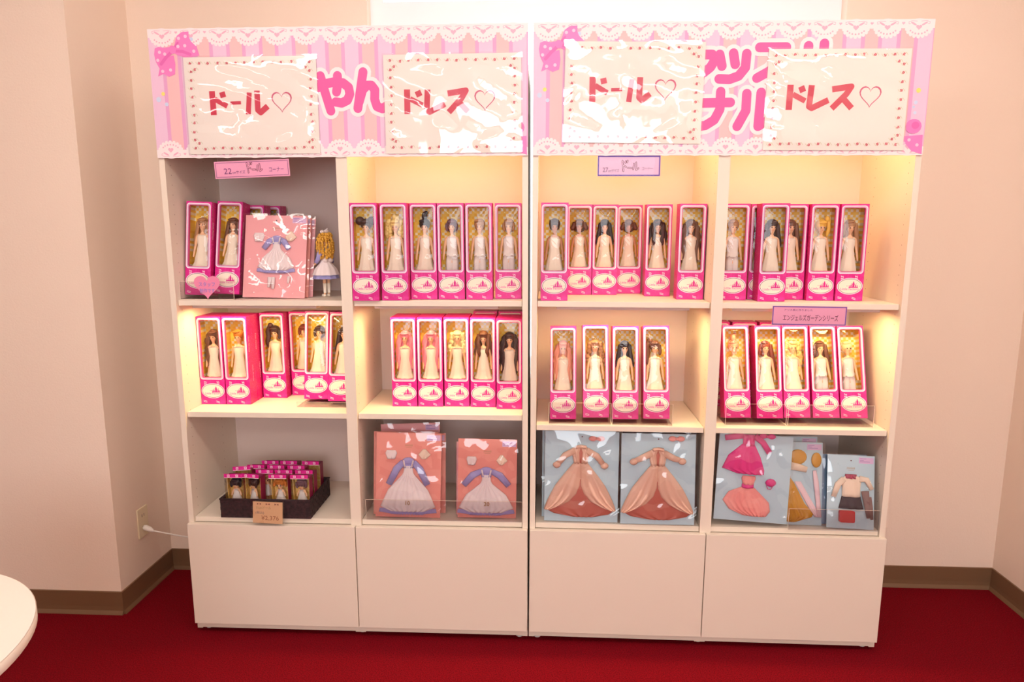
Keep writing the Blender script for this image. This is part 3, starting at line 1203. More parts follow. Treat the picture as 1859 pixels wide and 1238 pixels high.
HD = {'puffs': 'two side puffs', 'bigcurl': 'big curly hair', 'updo': 'topknot', 'bob': 'bob', 'flare bob': 'flared bob', 'short': 'short hair', 'long': 'long straight hair',
      'side long': 'long side-swept hair', 'long wavy': 'long wavy hair', 'huge wavy': 'huge wavy hair', 'curly': 'curly shoulder-length hair', 'curly long': 'long curly hair', 'side pony': 'side ponytail',
      'right pony': 'high ponytail', 'front locks': 'long front locks'}
ORD = {1: 'first', 2: 'second', 3: 'third', 4: 'fourth', 5: 'fifth', 6: 'sixth'}
CELLS = [
    # unit, z, cell words, list of (x, y, yaw, lean, roll, style, colour, dress, tan)
    (UL, S1, 'top shelf, column one', [(.0645, .058, .003, .11, .04, 'long', 'light brown', 'ruffle', 0), (.160, .072, -.009, .16, .035, 'long', 'brown', 'ruffle', 0)]),
    (UL, S1, 'top shelf, column two', [(.664, .000, .002, 0, .003, 'puffs', 'dark brown', 'ruffle', 0), (.759, .014, .003, 0, .002, 'bigcurl', 'blonde', 'ruffle', 0), (.850, .050, -.002, 0, .003, 'updo', 'black', 'ruffle', 0),
                                       (.942, .053, .001, 0, -.001, 'bob', 'purple-brown', 'top', 0), (1.036, .050, .001, 0, -.001, 'short', 'light brown', 'top', 0), (1.1315, .078, 0, 0, 0, 'bob', 'light brown', 'top', 0)]),
    (UR, S1, 'top shelf, column three', [(.074, .029, 0, 0, -.003, 'short', 'dark brown', 'slip', 1), (.165, .235, 0, 0, -.004, 'flare bob', 'brown', 'slip', 1), (.256, .240, 0, 0, -.004, 'long', 'black', 'slip', 0),
                                         (.348, .295, .0, 0, -.004, 'flare bob', 'brown', 'slip', 1), (.439, .205, -.01, 0, -.005, 'front locks', 'dark brown', 'slip', 0), (.5325, .104, -.012, 0, 0, 'long wavy', 'brown', 'slip', 0)]),
    (UR, S1, 'top shelf, column four', [(.673, .096, 0, 0, -.004, 'short', 'light brown', 'top', 0), (.775, .125, 0, 0, -.006, 'long', 'brown', 'slip', 0), (.790, .060, 0, 0, -.007, 'long', 'dark brown', 'slip', 0),
                                        (.872, .125, 0, 0, -.006, 'side long', 'brown', 'slip', 0), (.9645, .104, 0, 0, -.007, 'right pony', 'golden', 'slip', 0), (1.056, .096, .003, 0, -.006, 'side long', 'light brown', 'slip', 0)]),
    (UL, SL, 'middle shelf, column one', [(.064, .117, .010, 0, .004, 'long wavy', 'brown', 'slip', 0), (.156, .117, .006, 0, .006, 'short', 'orange', 'ruffle', 0), (.250, .219, .008, 0, .004, 'side pony', 'dark brown', 'ruffle', 0),
                                          (.344, .262, 0, 0, .003, 'bob', 'auburn', 'slip', 0), (.428, .150, -.004, .17, 0, 'bob', 'dark brown', 'ruffle', 0), (.527, .115, -.002, .20, .004, 'long', 'dark brown', 'ruffle', 0)]),
    (UL, SL, 'middle shelf, column two', [(.760, .114, .003, 0, .002, 'long wavy', 'pink', 'ruffle', 0), (.8525, .114, .003, 0, .003, 'long wavy', 'pink', 'ruffle', 0), (.9455, .120, .002, 0, .003, 'curly', 'pale blonde', 'ruffle', 0),
                                          (1.039, .115, .002, 0, .002, 'front locks', 'brown', 'ruffle', 0), (1.1325, .093, 0, 0, 0, 'huge wavy', 'dark brown', 'slip', 0)]),
    (UR, SR, 'middle shelf, column three', [(.111, .050, .001, .10, -.010, 'long wavy', 'salmon pink', 'slip', 0), (.224, .054, .004, .20, -.015, 'curly', 'light brown', 'slip', 0), (.323, .050, .001, .16, -.007, 'long', 'black', 'slip', 0),
                                            (.429, .053, -.002, .20, -.010, 'side pony', 'brown', 'slip', 0)]),
    (UR, SR, 'middle shelf, column four', [(.708, .072, 0, .24, -.018, 'updo', 'salmon pink', 'slip', 0), (.817, .074, .002, .23, -.018, 'side long', 'auburn', 'slip', 0), (.913, .086, .004, .23, -.017, 'curly long', 'blonde', 'slip', 0),
                                           (1.010, .084, .001, .26, -.019, 'side long', 'brown', 'top', 0), (1.104, .084, .002, .27, -.018, 'short', 'pale blonde', 'top', 0)]),
]
for U, z, words, items in CELLS:
    for i, (x, y, yaw, lean, roll, style, col, dress, tan) in enumerate(items):
        lift = (.0045+BD*math.sin(lean) if lean else .0005)+abs(roll)*BW/2+.0002
        M = pose(U, x, y, z+lift, yaw, lean, roll)
        put_box(M, f'magenta box of the {col} {HD[style].split(" hair")[0]} doll, {ORD[i+1]} on {words}', 'doll boxes, '+words)
        outfit = {'slip': 'plain slip dress', 'ruffle': 'ruffled dress', 'top': 'top and trousers'}[dress]
        put_doll(M @ T((0, .029, .0186)) @ Matrix.Diagonal((1.16, 1.12, 1.13, 1)), style, col, dress, f'doll, {col} {HD[style]}, cream {outfit}, {ORD[i+1]} box, {words}', 'boxed dolls, '+words, tan)

# second rows of boxes standing behind the front ones
BACKROW = [
    (UL, SL, [(.064, .180), (.156, .180)], 'middle shelf, column one'),
    (UL, SL, [(.4335, .262), (.527, .262)], 'middle shelf, column one, far right'),
    (UL, SL, [(.760, .177), (.8525, .177), (.9455, .183), (1.039, .178), (1.1325, .156)], 'middle shelf, column two'),
    (UL, SL, [(1.033, .300), (1.127, .300)], 'middle shelf, column two, by the back panel'),
    (UR, SR, [(.680, .303), (.778, .303), (.877, .303)], 'middle shelf, column four'),
    (UL, S1, [(.212, .200), (.236, .290)], 'top shelf, column one'),
]
for U, z, lst, words in BACKROW:
    for i, (x, y) in enumerate(lst):
        put_box(pose(U, x, y, z+.0003), f'magenta back-row doll box, {ORD[i+1]} from left, {words}', 'back-row doll boxes, '+words)

# ------------------------------------------------------------------ acrylic stands and guards


def stand(U, x0, x1, z, label, lean=.22, h=.075, y0=.028, back=True):
    root = empty('acrylic_stand', U @ T((x0, y0, z+.0006)))
    tag(root, label, 'display stand')
    L = x1-x0
    MB().box((0, 0, 0), (L, .13, .003)).build('base_plate', ACRYL, root)
    MB().box((0, -.003, 0), (L, 0, h)).build('front_plate', ACRYL, root)
    m = MB()
    for xx in (0, L):
        m.box((xx-.0006, -.0036, 0), (xx+.0006, -.003, h))
    m.box((0, -.0036, h-.0008), (L, -.003, h))
    m.box((0, -.0036, 0), (L, -.003, .0012))
    m.build('polished_edge', mat('acrylic_edge', rgb(245, 225, 205), .2), root)
    return root


stand(UR, .062, .272, SR, 'clear acrylic stand under the two left boxes, middle shelf, column three')
stand(UR, .277, .478, SR, 'clear acrylic stand under the two right boxes, middle shelf, column three')
stand(UR, .66, .862, SR, 'clear acrylic stand under the two left boxes, middle shelf, column four', y0=.05)
stand(UR, .868, 1.150, SR, 'clear acrylic stand under the three right boxes, middle shelf, column four', y0=.05)
stand(UL, .38, .575, SL, 'clear acrylic stand under the leaning boxes, middle shelf, column one', y0=.088, h=.02)
stand(UL, .020, .206, S1, 'clear acrylic stand under two leaning boxes, behind the heart sign', y0=.030, h=.062)


def guard(U, x0, x1, z, label, h=.075, y=.006):
    root = empty('acrylic_guard', U @ T((x0, y, z+.0006)))
    tag(root, label, 'display guard')
    L = x1-x0
    MB().box((0, 0, 0), (L, .003, h)).build('front_plate', ACRYL, root)
    m = MB()
    m.box((0, -.0006, h-.0008), (L, 0, h))
    m.box((0, -.0006, 0), (.0008, 0, h))
    m.build('polished_edge', MT['acrylic_edge'], root)
    return root


guard(UL, .634, 1.178, .44, 'clear acrylic guard in front of the two pink dress packs')
guard(UR, .876, 1.176, .44, 'clear acrylic guard in front of the sweater pack, bottom right', y=-.0)

# heart shaped card
root = empty('heart_card', UL @ T((.1165, .0245, 1.2115)))
tag(root, 'pink heart-shaped card with lavender writing, bottom left of the top shelf', 'sign')
MB().prism(heart(0, .040, .090, .080), 0, .0012).build('heart_shape', mat('heart_card_pink', rgb(240, 140, 176), .6), root)
LAVI = mat('lavender_ink', rgb(166, 130, 200), .6)
text_mesh('スタッフ', .016, LAVI, 'lettering', root, (0, -.0004, .045), wd=.056, offset=.0003, align='CENTER')
text_mesh('制作です', .015, LAVI, 'lettering', root, (0, -.0004, .024), wd=.052, offset=.0003, align='CENTER')

# ------------------------------------------------------------------ garment packs
CORAL = mat('coral_card', rgb(240, 152, 140), .6)
CORAL2 = mat('pink_card_stock', rgb(246, 172, 176), .6)
BLUEC = mat('pale_blue_card', rgb(190, 214, 226), .6)
LAVL = mat('lavender_label', rgb(224, 186, 222), .6)
LILAC = mat('lilac_blue_cotton', rgb(166, 160, 214), .8, bump=(400, .4))
APRON = mat('white_apron_cotton', rgb(242, 226, 226), .8, bump=(400, .3))
GOLD = mat('gold_print', rgb(176, 136, 84), .4)
SATIN = mat('salmon_satin', rgb(230, 184, 162), .35, bump=(90, .3))
SATIND = mat('deep_salmon_lining', rgb(190, 100, 84), .45)
HOTP = mat('hot_pink_velour', rgb(230, 60, 140), .7, bump=(500, .5))
TULLE = mat('pink_tulle', rgb(246, 158, 152), .75, bump=(300, .5))
MUST = mat('mustard_satin', rgb(206, 146, 40), .4, bump=(120, .3))
CREAMK = mat('cream_knit', rgb(248, 222, 200), .85, bump=(600, .6))
NAVY = mat('dark_navy_wool', rgb(40, 22, 42), .8)
REDB = mat('red_leather', rgb(206, 30, 40), .35)
TAUPE = mat('taupe_stocking', rgb(130, 98, 96), .7)
PALEP = mat('pale_pink_cotton', rgb(240, 206, 214), .8)


def cloth(b, prof, mi=0, th=.006, nf=6, amp=.25, nx=20, y=-.003, wav=0):
    """prof: (z, xl, xr) rows; puffed panel with folds, closed back"""
    vs, fs = [], []
    rows = []
    for k in range(len(prof)-1):
        for q in range(3):
            t = q/3
            a, c = prof[k], prof[k+1]
            rows.append(tuple(a[i]*(1-t)+c[i]*t for i in range(3)))
    rows.append(prof[-1])
    m = len(rows)
    for j, (z, xl, xr) in enumerate(rows):
        for i in range(nx+1):
            u = i/nx
            e = math.sin(PI*u)**.5
            g = j/(m-1)
            d = th*e*(.55+.45*g)*(1+amp*g*math.sin(nf*2*PI*u+.7*math.sin(4*g)))
            zz = z-(wav*math.sin(nf*2*PI*u) if j == m-1 else 0)
            vs.append((xl+(xr-xl)*u, y-d, zz))
    n = len(vs)
    vs += [(v[0], y+.0005, v[2]) for v in vs]
    for j in range(m-1):
        for i in range(nx):
            a = j*(nx+1)+i
            fs.append((a, a+nx+1, a+nx+2, a+1))
    for j in range(m-1):
        for i in (0, nx):
            a = j*(nx+1)+i
            q = (a, n+a, n+a+nx+1, a+nx+1)
            fs.append(q if i == 0 else q[::-1])
    for j in (0, m-1):
        for i in range(nx):
            a = j*(nx+1)+i
            q = (a, a+1, n+a+1, n+a)
            fs.append(q if j == 0 else q[::-1])
    return b.add(vs, fs, mi, True)


def sleeve(b, pts, r, mi=0, flat=.45, y=-.006):
    P = [(p[0], y, p[1]) for p in pts]
    return b.tube(P, r, mi, 10, flat)


def pack(U, x, y, z, W, H, card, yaw=0, lean=.1, roll=0, label='', group=None, seed=1, garments=(), lbl=True, mark=True, name='garment_pack', hole=True, numtxt=None):
    M = pose(U, x, y, z+.004*math.sin(abs(lean))+.0006+abs(roll)*W/2, yaw, lean, roll)
    root = empty(name, M)
    tag(root, label, 'garment pack', group)
    MB().box((-W/2, 0, 0), (W/2, .0016, H)).build('backing_card', card, root)
    for (nm, fn, mats) in garments:
        m = MB()
        fn(m)
        m.build(nm, mats, root)
    if lbl:
        m = MB().box((W/2-.052, -.0004, H-.026), (W/2-.004, 0, H-.006), 0)
        for k, (a, bb) in enumerate(((.003, .024), (.003, .016), (.003, .036))):
            m.stroke([(W/2-.052+a, H-.010-.005*k), (W/2-.052+bb, H-.010-.005*k)], .0011, -.0006, 1, False)
        m.build('price_label', [LAVL, MT['purple_marker']], root)
    if mark:
        m = MB()
        rr = random.Random(4)
        for k in range(8):
            xx = -.012+k*.0034
            m.stroke([(xx-.001, H-.048), (xx+.0006, H-.040)], .0009, -.0003, 0, False)
            m.stroke([(xx-.001, H-.0445), (xx+.0014, H-.0445)], .0008, -.0003, 0, False)
        m.stroke([(-.010, H-.0515), (.010, H-.0515)], .0009, -.0003, 0, False)
        m.build('gold_mark', GOLD, root)
    if hole:
        m = MB()
        m.disc(0, H-.018, .0024, .0024, -.0003, 0, 12)
        m.build('hang_hole', mat('hang_hole_dark', rgb(110, 60, 70), .8), root)
    if numtxt:
        text_mesh(numtxt, .020, GOLD, 'gold_number', root, (0, -.0185, .048), align='CENTER', offset=.0004)
    f_ = film_grid(W, H, -.019 if numtxt else -.013, 'plastic_sleeve', FILMP, root, .003, seed, 20, 24, .004)
    f_.location = (-W/2, 0, 0)
    return root


def g_alice(cx, s, zt, zb_, wb=.085, spread=.055, drop=.050):
    def sl_f(m):
        for q in (-1, 1):
            sleeve(m, [(cx+q*.018*s, zt-.008*s), (cx+q*(spread*.6)*s, zt-drop*.38*s), (cx+q*spread*s, zt-drop*s)], [.010*s, .013*s, .011*s])
        m.ell((cx, -.006, zt-.005*s), (.022*s, .005, .013*s))
        cloth(m, [(zt-.002, cx-.02*s, cx+.02*s), (zt-.03*s, cx-.018*s, cx+.018*s)], th=.006)
        cloth(m, [(zb_+.020*s, cx-wb*s*.99, cx+wb*s*.99), (zb_+.006*s, cx-wb*s*1.02, cx+wb*s*1.02), (zb_, cx-wb*s*.55, cx+wb*s*.55)], th=.006, nf=12, amp=.3, nx=48, wav=.002)

    def ap_f(m):
        cloth(m, [(zt-.022*s, cx-.014*s, cx+.014*s), (zt-.045*s, cx-.017*s, cx+.017*s), (zt-.055*s, cx-.022*s, cx+.022*s), ((zt+zb_)/2-.01*s, cx-wb*.70*s, cx+wb*.70*s), (zb_+.026*s, cx-wb*.97*s, cx+wb*.97*s), (zb_+.010*s, cx-wb*.62*s, cx+wb*.62*s)],
              th=.010, nf=8, amp=.35, nx=48, y=-.004)
        for q in (-1, 1):
            m.tube([(cx+q*.012*s, -.010, zt-.024*s), (cx+q*.017*s, -.010, zt-.002*s)], .003*s, 0, 6)
    return [('blue_dress', sl_f, LILAC), ('white_apron', ap_f, APRON)]


def g_accs(H, W):
    def f1(m):
        cloth(m, [(H-.062, -W*.34, -W*.20), (H-.072, -W*.36, -W*.18), (H-.092, -W*.33, -W*.21)], th=.005, nf=3)

    def f2(m):
        cloth(m, [(H-.055, W*.22, W*.26), (H-.075, W*.15, W*.34), (H-.090, W*.20, W*.27)], th=.005, nf=3)
    return [('white_sock_bundle', f1, APRON), ('folded_cloth', f2, CREAMK)]


# top shelf column one: pink pack with two more behind
packs = 'pink apron-dress packs'
pack(UL, .326, .066, S1, .215, .285, CORAL2, .02, .22, .018, 'pink card pack with blue sleeved apron dress, leaning beside the standing doll', packs, 11, g_alice(.005, .80, .208, .085, wb=.082)+g_accs(.285, .215)
     + [('white_tights', lambda m: (sleeve(m, [(-.014, .070), (-.016, .035)], [.007, .005]), sleeve(m, [(-.002, .070), (-.002, .030)], [.007, .005]), sleeve(m, [(.052, .074), (.050, .05)], [.005, .004])), APRON)])
pack(UL, .330, .092, S1, .215, .280, CORAL, .0, .22, .018, 'coral card pack directly behind the pink apron-dress pack, top shelf', packs, 12, hole=False)
pack(UL, .338, .116, S1, .215, .276, CORAL2, .0, .22, .016, 'pink card pack rearmost behind the apron-dress pack, top shelf', packs, 13, hole=False)
# bottom shelf column two
ZC = .44
pack(UL, .777, .026, ZC, .228, .298, CORAL, .03, .13, .022, 'coral apron-dress pack, foremost of the left stack, bottom shelf of column two', packs, 21, g_alice(.0, 1.0, .205, .012, wb=.100, spread=.068, drop=.088)+g_accs(.298, .228), numtxt='10')
pack(UL, .764, .050, ZC, .228, .296, CORAL, .02, .13, .010, 'coral dress pack, second in the left stack of column two', packs, 22, hole=False)
pack(UL, .790, .074, ZC, .228, .286, CORAL, .0, .13, .0, 'coral dress pack, third in the left stack of column two', packs, 23, hole=False)
pack(UL, .782, .116, ZC, .215, .306, CORAL2, .0, .10, -.04, 'tilted coral dress pack, rearmost in the left stack of column two', packs, 24, hole=False)
pack(UL, 1.055, .034, ZC, .205, .281, CORAL, .03, .08, .018, 'coral apron-dress pack, lower right of column two, front one', packs, 25, g_alice(-.003, .96, .176, .012, wb=.103, spread=.082, drop=.060)+g_accs(.281, .205), numtxt='20')
pack(UL, 1.047, .058, ZC, .205, .262, CORAL2, .0, .08, .01, 'coral dress pack close behind the front right one, column two', packs, 26, hole=False)


# bottom shelf column three: two salmon gowns
def g_gown(cx, s, flip=1, open_=.55, low=False):
    zt, zw, zb_ = .262, .205, .030

    def lining(m):
        cloth(m, [(.15, cx-.05, cx+.05), (.07, cx-.10, cx+.10), (.045, cx-.122, cx+.122), (.028, cx-.09, cx+.10), (.018, cx-.03, cx+.05)], th=.006, nf=5, amp=.3, nx=40, y=-.003)
        cloth(m, [(zt-.004, cx-.018, cx+.018), (zw, cx-.010, cx+.010)], th=.006)

    def gown(m):
        for q in (-1, 1):
            # bodice fronts
            cloth(m, [(zt, cx+q*.010-.012, cx+q*.010+.012), (zt-.02, cx+q*.018-.013, cx+q*.018+.013), (zw, cx+q*.012-.012, cx+q*.012+.012)], th=.010, nf=2, y=-.004)
            e = (cx+q*.078, (zt-.060) if not low else (zt-.036 if q > 0 else zt-.040))
            sleeve(m, [(cx+q*.020, zt-.012), (cx+q*.055, zt-.030), e], [.012, .011, .009], y=-.009)
            m.ell((e[0]+q*.004, -.009, e[1]-.003), (.014, .007, .011), 0, 14, 8, lambda p, t: 1+.12*math.sin(6*p))
            a, c2 = sorted((cx+q*.002, cx+q*.026))
            rows = [(zw+.002, cx-q*.001, cx+q*.024), (.168, cx-q*.001, cx+q*.056), (.128, cx+q*.001, cx+q*.086), (.098, cx+q*.012, cx+q*.102), (.072, cx+q*.036, cx+q*.114), (.054, cx+q*.070, cx+q*.121), (.043, cx+q*.105, cx+q*.124)]
            rows = [(z, min(a_, b_), max(a_, b_)) for z, a_, b_ in rows]
            cloth(m, rows, th=.014, nf=3, amp=.35, nx=24, y=-.005)
        m.tube([(cx-.018, -.013, zt), (cx, -.010, zt+.003), (cx+.018, -.013, zt)], .006, 0, 8)
    return [('gown_lining', lining, SATIND), ('satin_gown', gown, SATIN)]


def g_bow(x, z, mt):
    def f_(m):
        m.ell((x-.014, -.006, z), (.014, .004, .009))
        m.ell((x+.014, -.006, z), (.014, .004, .009))
        m.ell((x, -.008, z), (.004, .005, .006))
    return [('hair_bow', f_, mt)]


PB = 'pale blue garment packs'
pack(UR, .1765, .022, ZC, .254, .315, BLUEC, 0, .12, .006, 'pale blue pack with salmon gown, left half of bottom shelf, column three', PB, 31, g_gown(-.004, 1)+g_bow(.05, .292, TULLE), lbl=False, mark=False)
pack(UR, .4385, .014, ZC, .252, .315, BLUEC, -.01, .10, -.004, 'pale blue pack with salmon gown, right half of bottom shelf, column three', PB, 32, g_gown(-.002, 1, low=True)+g_bow(.06, .30, TULLE), lbl=False, mark=False)
pack(UR, .168, .060, ZC, .254, .315, BLUEC, 0, .12, 0, 'pale blue pack tucked behind the left salmon gown pack', PB, 33, lbl=False, mark=False)
pack(UR, .447, .052, ZC, .254, .315, mat('grey_card', rgb(92, 78, 84), .6), 0, .10, 0, 'dark grey backed pack tucked behind the right salmon gown pack', PB, 34, lbl=False, mark=False)


# bottom shelf column four
def g_pink(m):
    cloth(m, [(.300, -.045, -.005), (.262, -.044, -.004)], th=.010, nf=3)
    cloth(m, [(.266, -.046, -.004), (.225, -.090, .018), (.180, -.108, .034), (.165, -.060, .034)], th=.012, nf=5, amp=.3, nx=30)
    sleeve(m, [(-.006, .296), (.022, .276), (.046, .242)], [.011, .010, .010])
    sleeve(m, [(-.044, .296), (-.075, .290), (-.105, .284)], [.011, .010, .010])


def g_tulle(m):
    cloth(m, [(.158, -.036, .006), (.150, -.040, .008), (.128, -.034, .002)], th=.009, nf=2)
    cloth(m, [(.118, -.040, .006), (.100, -.080, .026), (.070, -.098, .058), (.040, -.075, .064), (.022, -.030, .052)], th=.012, nf=8, amp=.35, nx=40)


def g_sash(m):
    cloth(m, [(.130, -.037, .003), (.117, -.038, .003)], th=.012, nf=1)


def g_bag(m):
    m.ell((.058, -.006, .140), (.018, .006, .013), 0, 14, 8, lambda p, t: 1+.1*math.sin(6*p))
    m.tube([(.045, -.004, .130), (.05, -.004, .118), (.060, -.004, .117), (.066, -.004, .127)], .0012, 0, 6)


pack(UR, .754, .020, ZC+.010, .246, .300, BLUEC, -.02, .12, .05, 'pale blue pack with hot pink dress above pink tulle dress, bottom right cell', PB, 41,
     [('hot_pink_dress', g_pink, HOTP), ('tulle_dress', g_tulle, TULLE), ('pink_sash', g_sash, HOTP), ('pink_handbag', g_bag, HOTP)]+g_bow(.035, .298, HOTP), lbl=False, mark=False)


def g_must(m):
    cloth(m, [(.165, -.060, -.045), (.145, -.068, -.030), (.075, -.070, .006), (.040, -.070, .036), (.028, -.06, .030), (.012, -.06, -.02)], th=.010, nf=5, amp=.3, nx=30)
    m.ell((-.020, -.005, .235), (.030, .005, .026), 0, 20, 8)
    m.ell((.042, -.005, .226), (.017, .005, .026), 0, 16, 8)


def g_stole(m):
    sleeve(m, [(-.05, .205), (-.02, .200), (.010, .192)], [.014, .013, .010])
    sleeve(m, [(-.058, .190), (-.05, .160)], [.010, .008])


def g_scarf(m):
    cloth(m, [(.150, -.030, -.008), (.060, .020, .044), (.030, .040, .054)], th=.005, nf=3)
    sleeve(m, [(.036, .190), (.042, .150), (.050, .080), (.054, .030)], [.006, .009, .008, .008])


pack(UR, .938, .038, ZC, .128, .285, BLUEC, -.03, .16, 0, 'narrow pale blue pack with mustard dress, behind the hot pink dress pack', PB, 42,
     [('mustard_outfit', g_must, MUST), ('cream_stole', g_stole, CREAMK), ('pale_pink_scarf', g_scarf, PALEP)], mark=False, hole=False)
pack(UR, .925, .082, ZC, .150, .292, BLUEC, -.03, .16, 0, 'pale blue pack hidden behind the mustard dress pack', PB, 43, mark=False, hole=False)


def g_knit(m):
    cloth(m, [(.178, -.018, .022), (.170, -.030, .034), (.140, -.029, .031), (.108, -.029, .031)], th=.010, nf=2)
    sleeve(m, [(-.024, .168), (-.044, .148), (-.058, .106)], [.011, .011, .008])
    sleeve(m, [(.026, .170), (.050, .168), (.067, .136)], [.011, .010, .007])


def g_skirt(m):
    cloth(m, [(.110, -.030, .032), (.068, -.040, .042)], th=.010, nf=3)


def g_scarf2(m):
    cloth(m, [(.184, -.020, .018), (.170, -.020, .018)], th=.013, nf=3, amp=.5)


def g_sox(m):
    sleeve(m, [(.044, .130), (.050, .085), (.056, .040)], [.013, .010, .006], y=-.010)
    sleeve(m, [(.056, .110), (.063, .075), (.067, .036)], [.009, .007, .005], y=-.010)


def g_redbag(m):
    m.add([], [])
    m.prism(rrect(-.014, .042, .050, .040, .006), -.014, -.002)


pack(UR, 1.088, .012, ZC, .155, .248, BLUEC, -.04, .22, .020, 'pale blue pack with cream sweater, black skirt and red bag, bottom right', PB, 44,
     [('cream_sweater', g_knit, CREAMK), ('black_skirt', g_skirt, NAVY), ('burgundy_scarf', g_scarf2, mat('burgundy_silk', rgb(170, 48, 84), .5)), ('grey_stockings', g_sox, TAUPE), ('red_bag', g_redbag, REDB)])
pack(UR, 1.083, .050, ZC, .158, .240, mat('sky_card', rgb(140, 178, 214), .6), -.02, .22, .0, 'blue backed pack peeking out behind the cream sweater pack', PB, 45, mark=False)

# ------------------------------------------------------------------ basket with small doll boxes
BASK = noise_col(mat('basket_weave', rgb(46, 22, 26), .7, bump=(200, .8)), rgb(38, 18, 22), rgb(58, 30, 34), 90)
bx0, bx1, by0, by1, bh = .121, .434, .006, .222, .068
root = empty('woven_basket', UL @ T((0, 0, ZC+.0005)))
tag(root, 'dark brown woven tray basket holding the small doll boxes', 'basket')
m = MB()
m.box((bx0, by0, 0), (bx1, by1, .003))
fl = .004
for (a, c) in (((bx0-fl, by0-fl), (bx1+fl, by0+.002)), ((bx0-fl, by1-.002), (bx1+fl, by1+fl)), ((bx0-fl, by0), (bx0+.002, by1)), ((bx1-.002, by0), (bx1+fl, by1))):
    m.box((a[0], a[1], 0), (c[0], c[1], bh))
for r_ in range(5):
    z0 = .001+r_*.0135
    k = 0
    xx = bx0-fl
    while xx < bx1+fl-.001:
        if (k+r_) % 2 == 0:
            m.box((xx, by0-fl-.0015, z0), (min(xx+.0155, bx1+fl), by0-fl, z0+.0122))
        xx += .016
        k += 1
    yy = by0
    while yy < by1:
        if (k+r_) % 2 == 0:
            m.box((bx1+fl, yy, z0), (bx1+fl+.0015, min(yy+.0155, by1), z0+.0122))
        yy += .016
        k += 1
m.build('basket_body', BASK, root)
m = MB()
for P in ([(bx0-fl, by0-fl, bh), (bx1+fl, by0-fl, bh), (bx1+fl, by1+fl, bh), (bx0-fl, by1+fl, bh), (bx0-fl, by0-fl, bh)],):
    m.tube(P, .0035, 0, 8)
m.build('basket_rim', BASK, root)

SW, SH, SD = .0625, .148, .046
YCARD = noise_col(mat('yellow_card', rgb(226, 178, 96), .6), rgb(240, 190, 96), rgb(250, 216, 146), 120)


def make_small_box():
    root = empty('small_doll_box')
    m = MB()
    x = SW/2
    m.box((-x, SD-.001, 0), (x, SD, SH-.014), 0)
    m.box((-x, 0, 0), (x, SD, .002), 0)
    m.box((-x+.002, .006, .002), (x-.002, SD-.001, .0195), 0)
    m.box((x-.0012, .014, 0), (x, SD, SH-.014), 1)
    m.box((x-.0018, .014, .002), (x-.0013, SD-.001, SH-.015), 0)
    m.box((-x, .022, 0), (-x+.0012, SD, SH-.014), 0)
    m.build('carton', [YCARD, mat('dark_magenta_side', rgb(150, 26, 70), .5)], root)
    m = MB()
    m.box((-x-.0004, -.0005, SH-.013), (x+.0004, .0008, SH+.0004), 0)
    m.box((-x, .0008, SH-.014), (x, SD, SH-.013), 2)
    m.box((-x-.0005, -.0008, SH-.0145), (x+.0005, -.0003, SH-.013), 1)
    for cx in (-.016, .014):
        m.ring(rrect(cx, SH-.0063, .009, .009, .001, 1), rrect(cx, SH-.0063, .005, .006, .0005, 1), -.0009, -.0009, 1)
        m.disc(cx, SH-.0063, .0015, .0015, -.0009, 1, 8)
    m.build('header_band', [MAG, PRINTW, mat('dark_magenta_print', rgb(120, 20, 60), .5)], root)
    m = MB()
    m.add([(-x, 0, .002), (x, 0, .002), (x, 0, SH-.013), (-x, 0, SH-.013)], [(0, 1, 2, 3)])
    m.add([(-x, 0, .002), (-x, .022, .002), (-x, .022, SH-.013), (-x, 0, SH-.013)], [(0, 3, 2, 1)])
    m.add([(x, 0, .002), (x, .012, .002), (x, .012, SH-.013), (x, 0, SH-.013)], [(0, 1, 2, 3)])
    m.build('window_film', FILMW, root)
    return root


SB0 = make_small_box()
SBT = tree_of(SB0)
# small doll body, same builder with child proportions
NM = [((0, 0, .046), .0105, .0080), ((0, 0, .056), .0090, .0070), ((0, 0, .066), .0100, .0072), ((0, 0, .073), .0052), ((0, -.001, .081), .0105, .0110), ((0, 0, .092), .0175, .0165), ((0, .001, .103), .0125, .0125),
      ((.0115, 0, .066), .0042), ((.0170, -.001, .054), .0036), ((.0205, -.003, .043), .0032), ((-.0115, 0, .066), .0042), ((-.0170, -.001, .054), .0036), ((-.0205, -.003, .043), .0032),
      ((.0065, 0, .036), .0065), ((.0065, 0, .020), .0050), ((.0065, 0, .006), .0042), ((.0065, -.006, .003), .0036), ((-.0065, 0, .036), .0065), ((-.0065, 0, .020), .0050), ((-.0065, 0, .006), .0042), ((-.0065, -.006, .003), .0036)]
EM = [(0, 1), (1, 2), (2, 3), (3, 4), (4, 5), (5, 6), (2, 7), (7, 8), (8, 9), (2, 10), (10, 11), (11, 12), (0, 13), (13, 14), (14, 15), (15, 16), (0, 17), (17, 18), (18, 19), (19, 20)]
MINI, = skin_body('small_doll_body', NM, EM, (SKIN,), lambda b: doll_face(b, .0885, -.0150, 1.4))
mb = MB()
mb.loft([(0, 0, .071, .0095, .0070), (0, 0, .060, .0115, .0090), (0, 0, .053, .0110, .0088), (0, 0, .045, .0150, .0110, .03), (0, 0, .028, .0200, .0125, .06)], 0, 26, nf=8)
MDRESS = mb.mesh('small_dress', DRESS2)
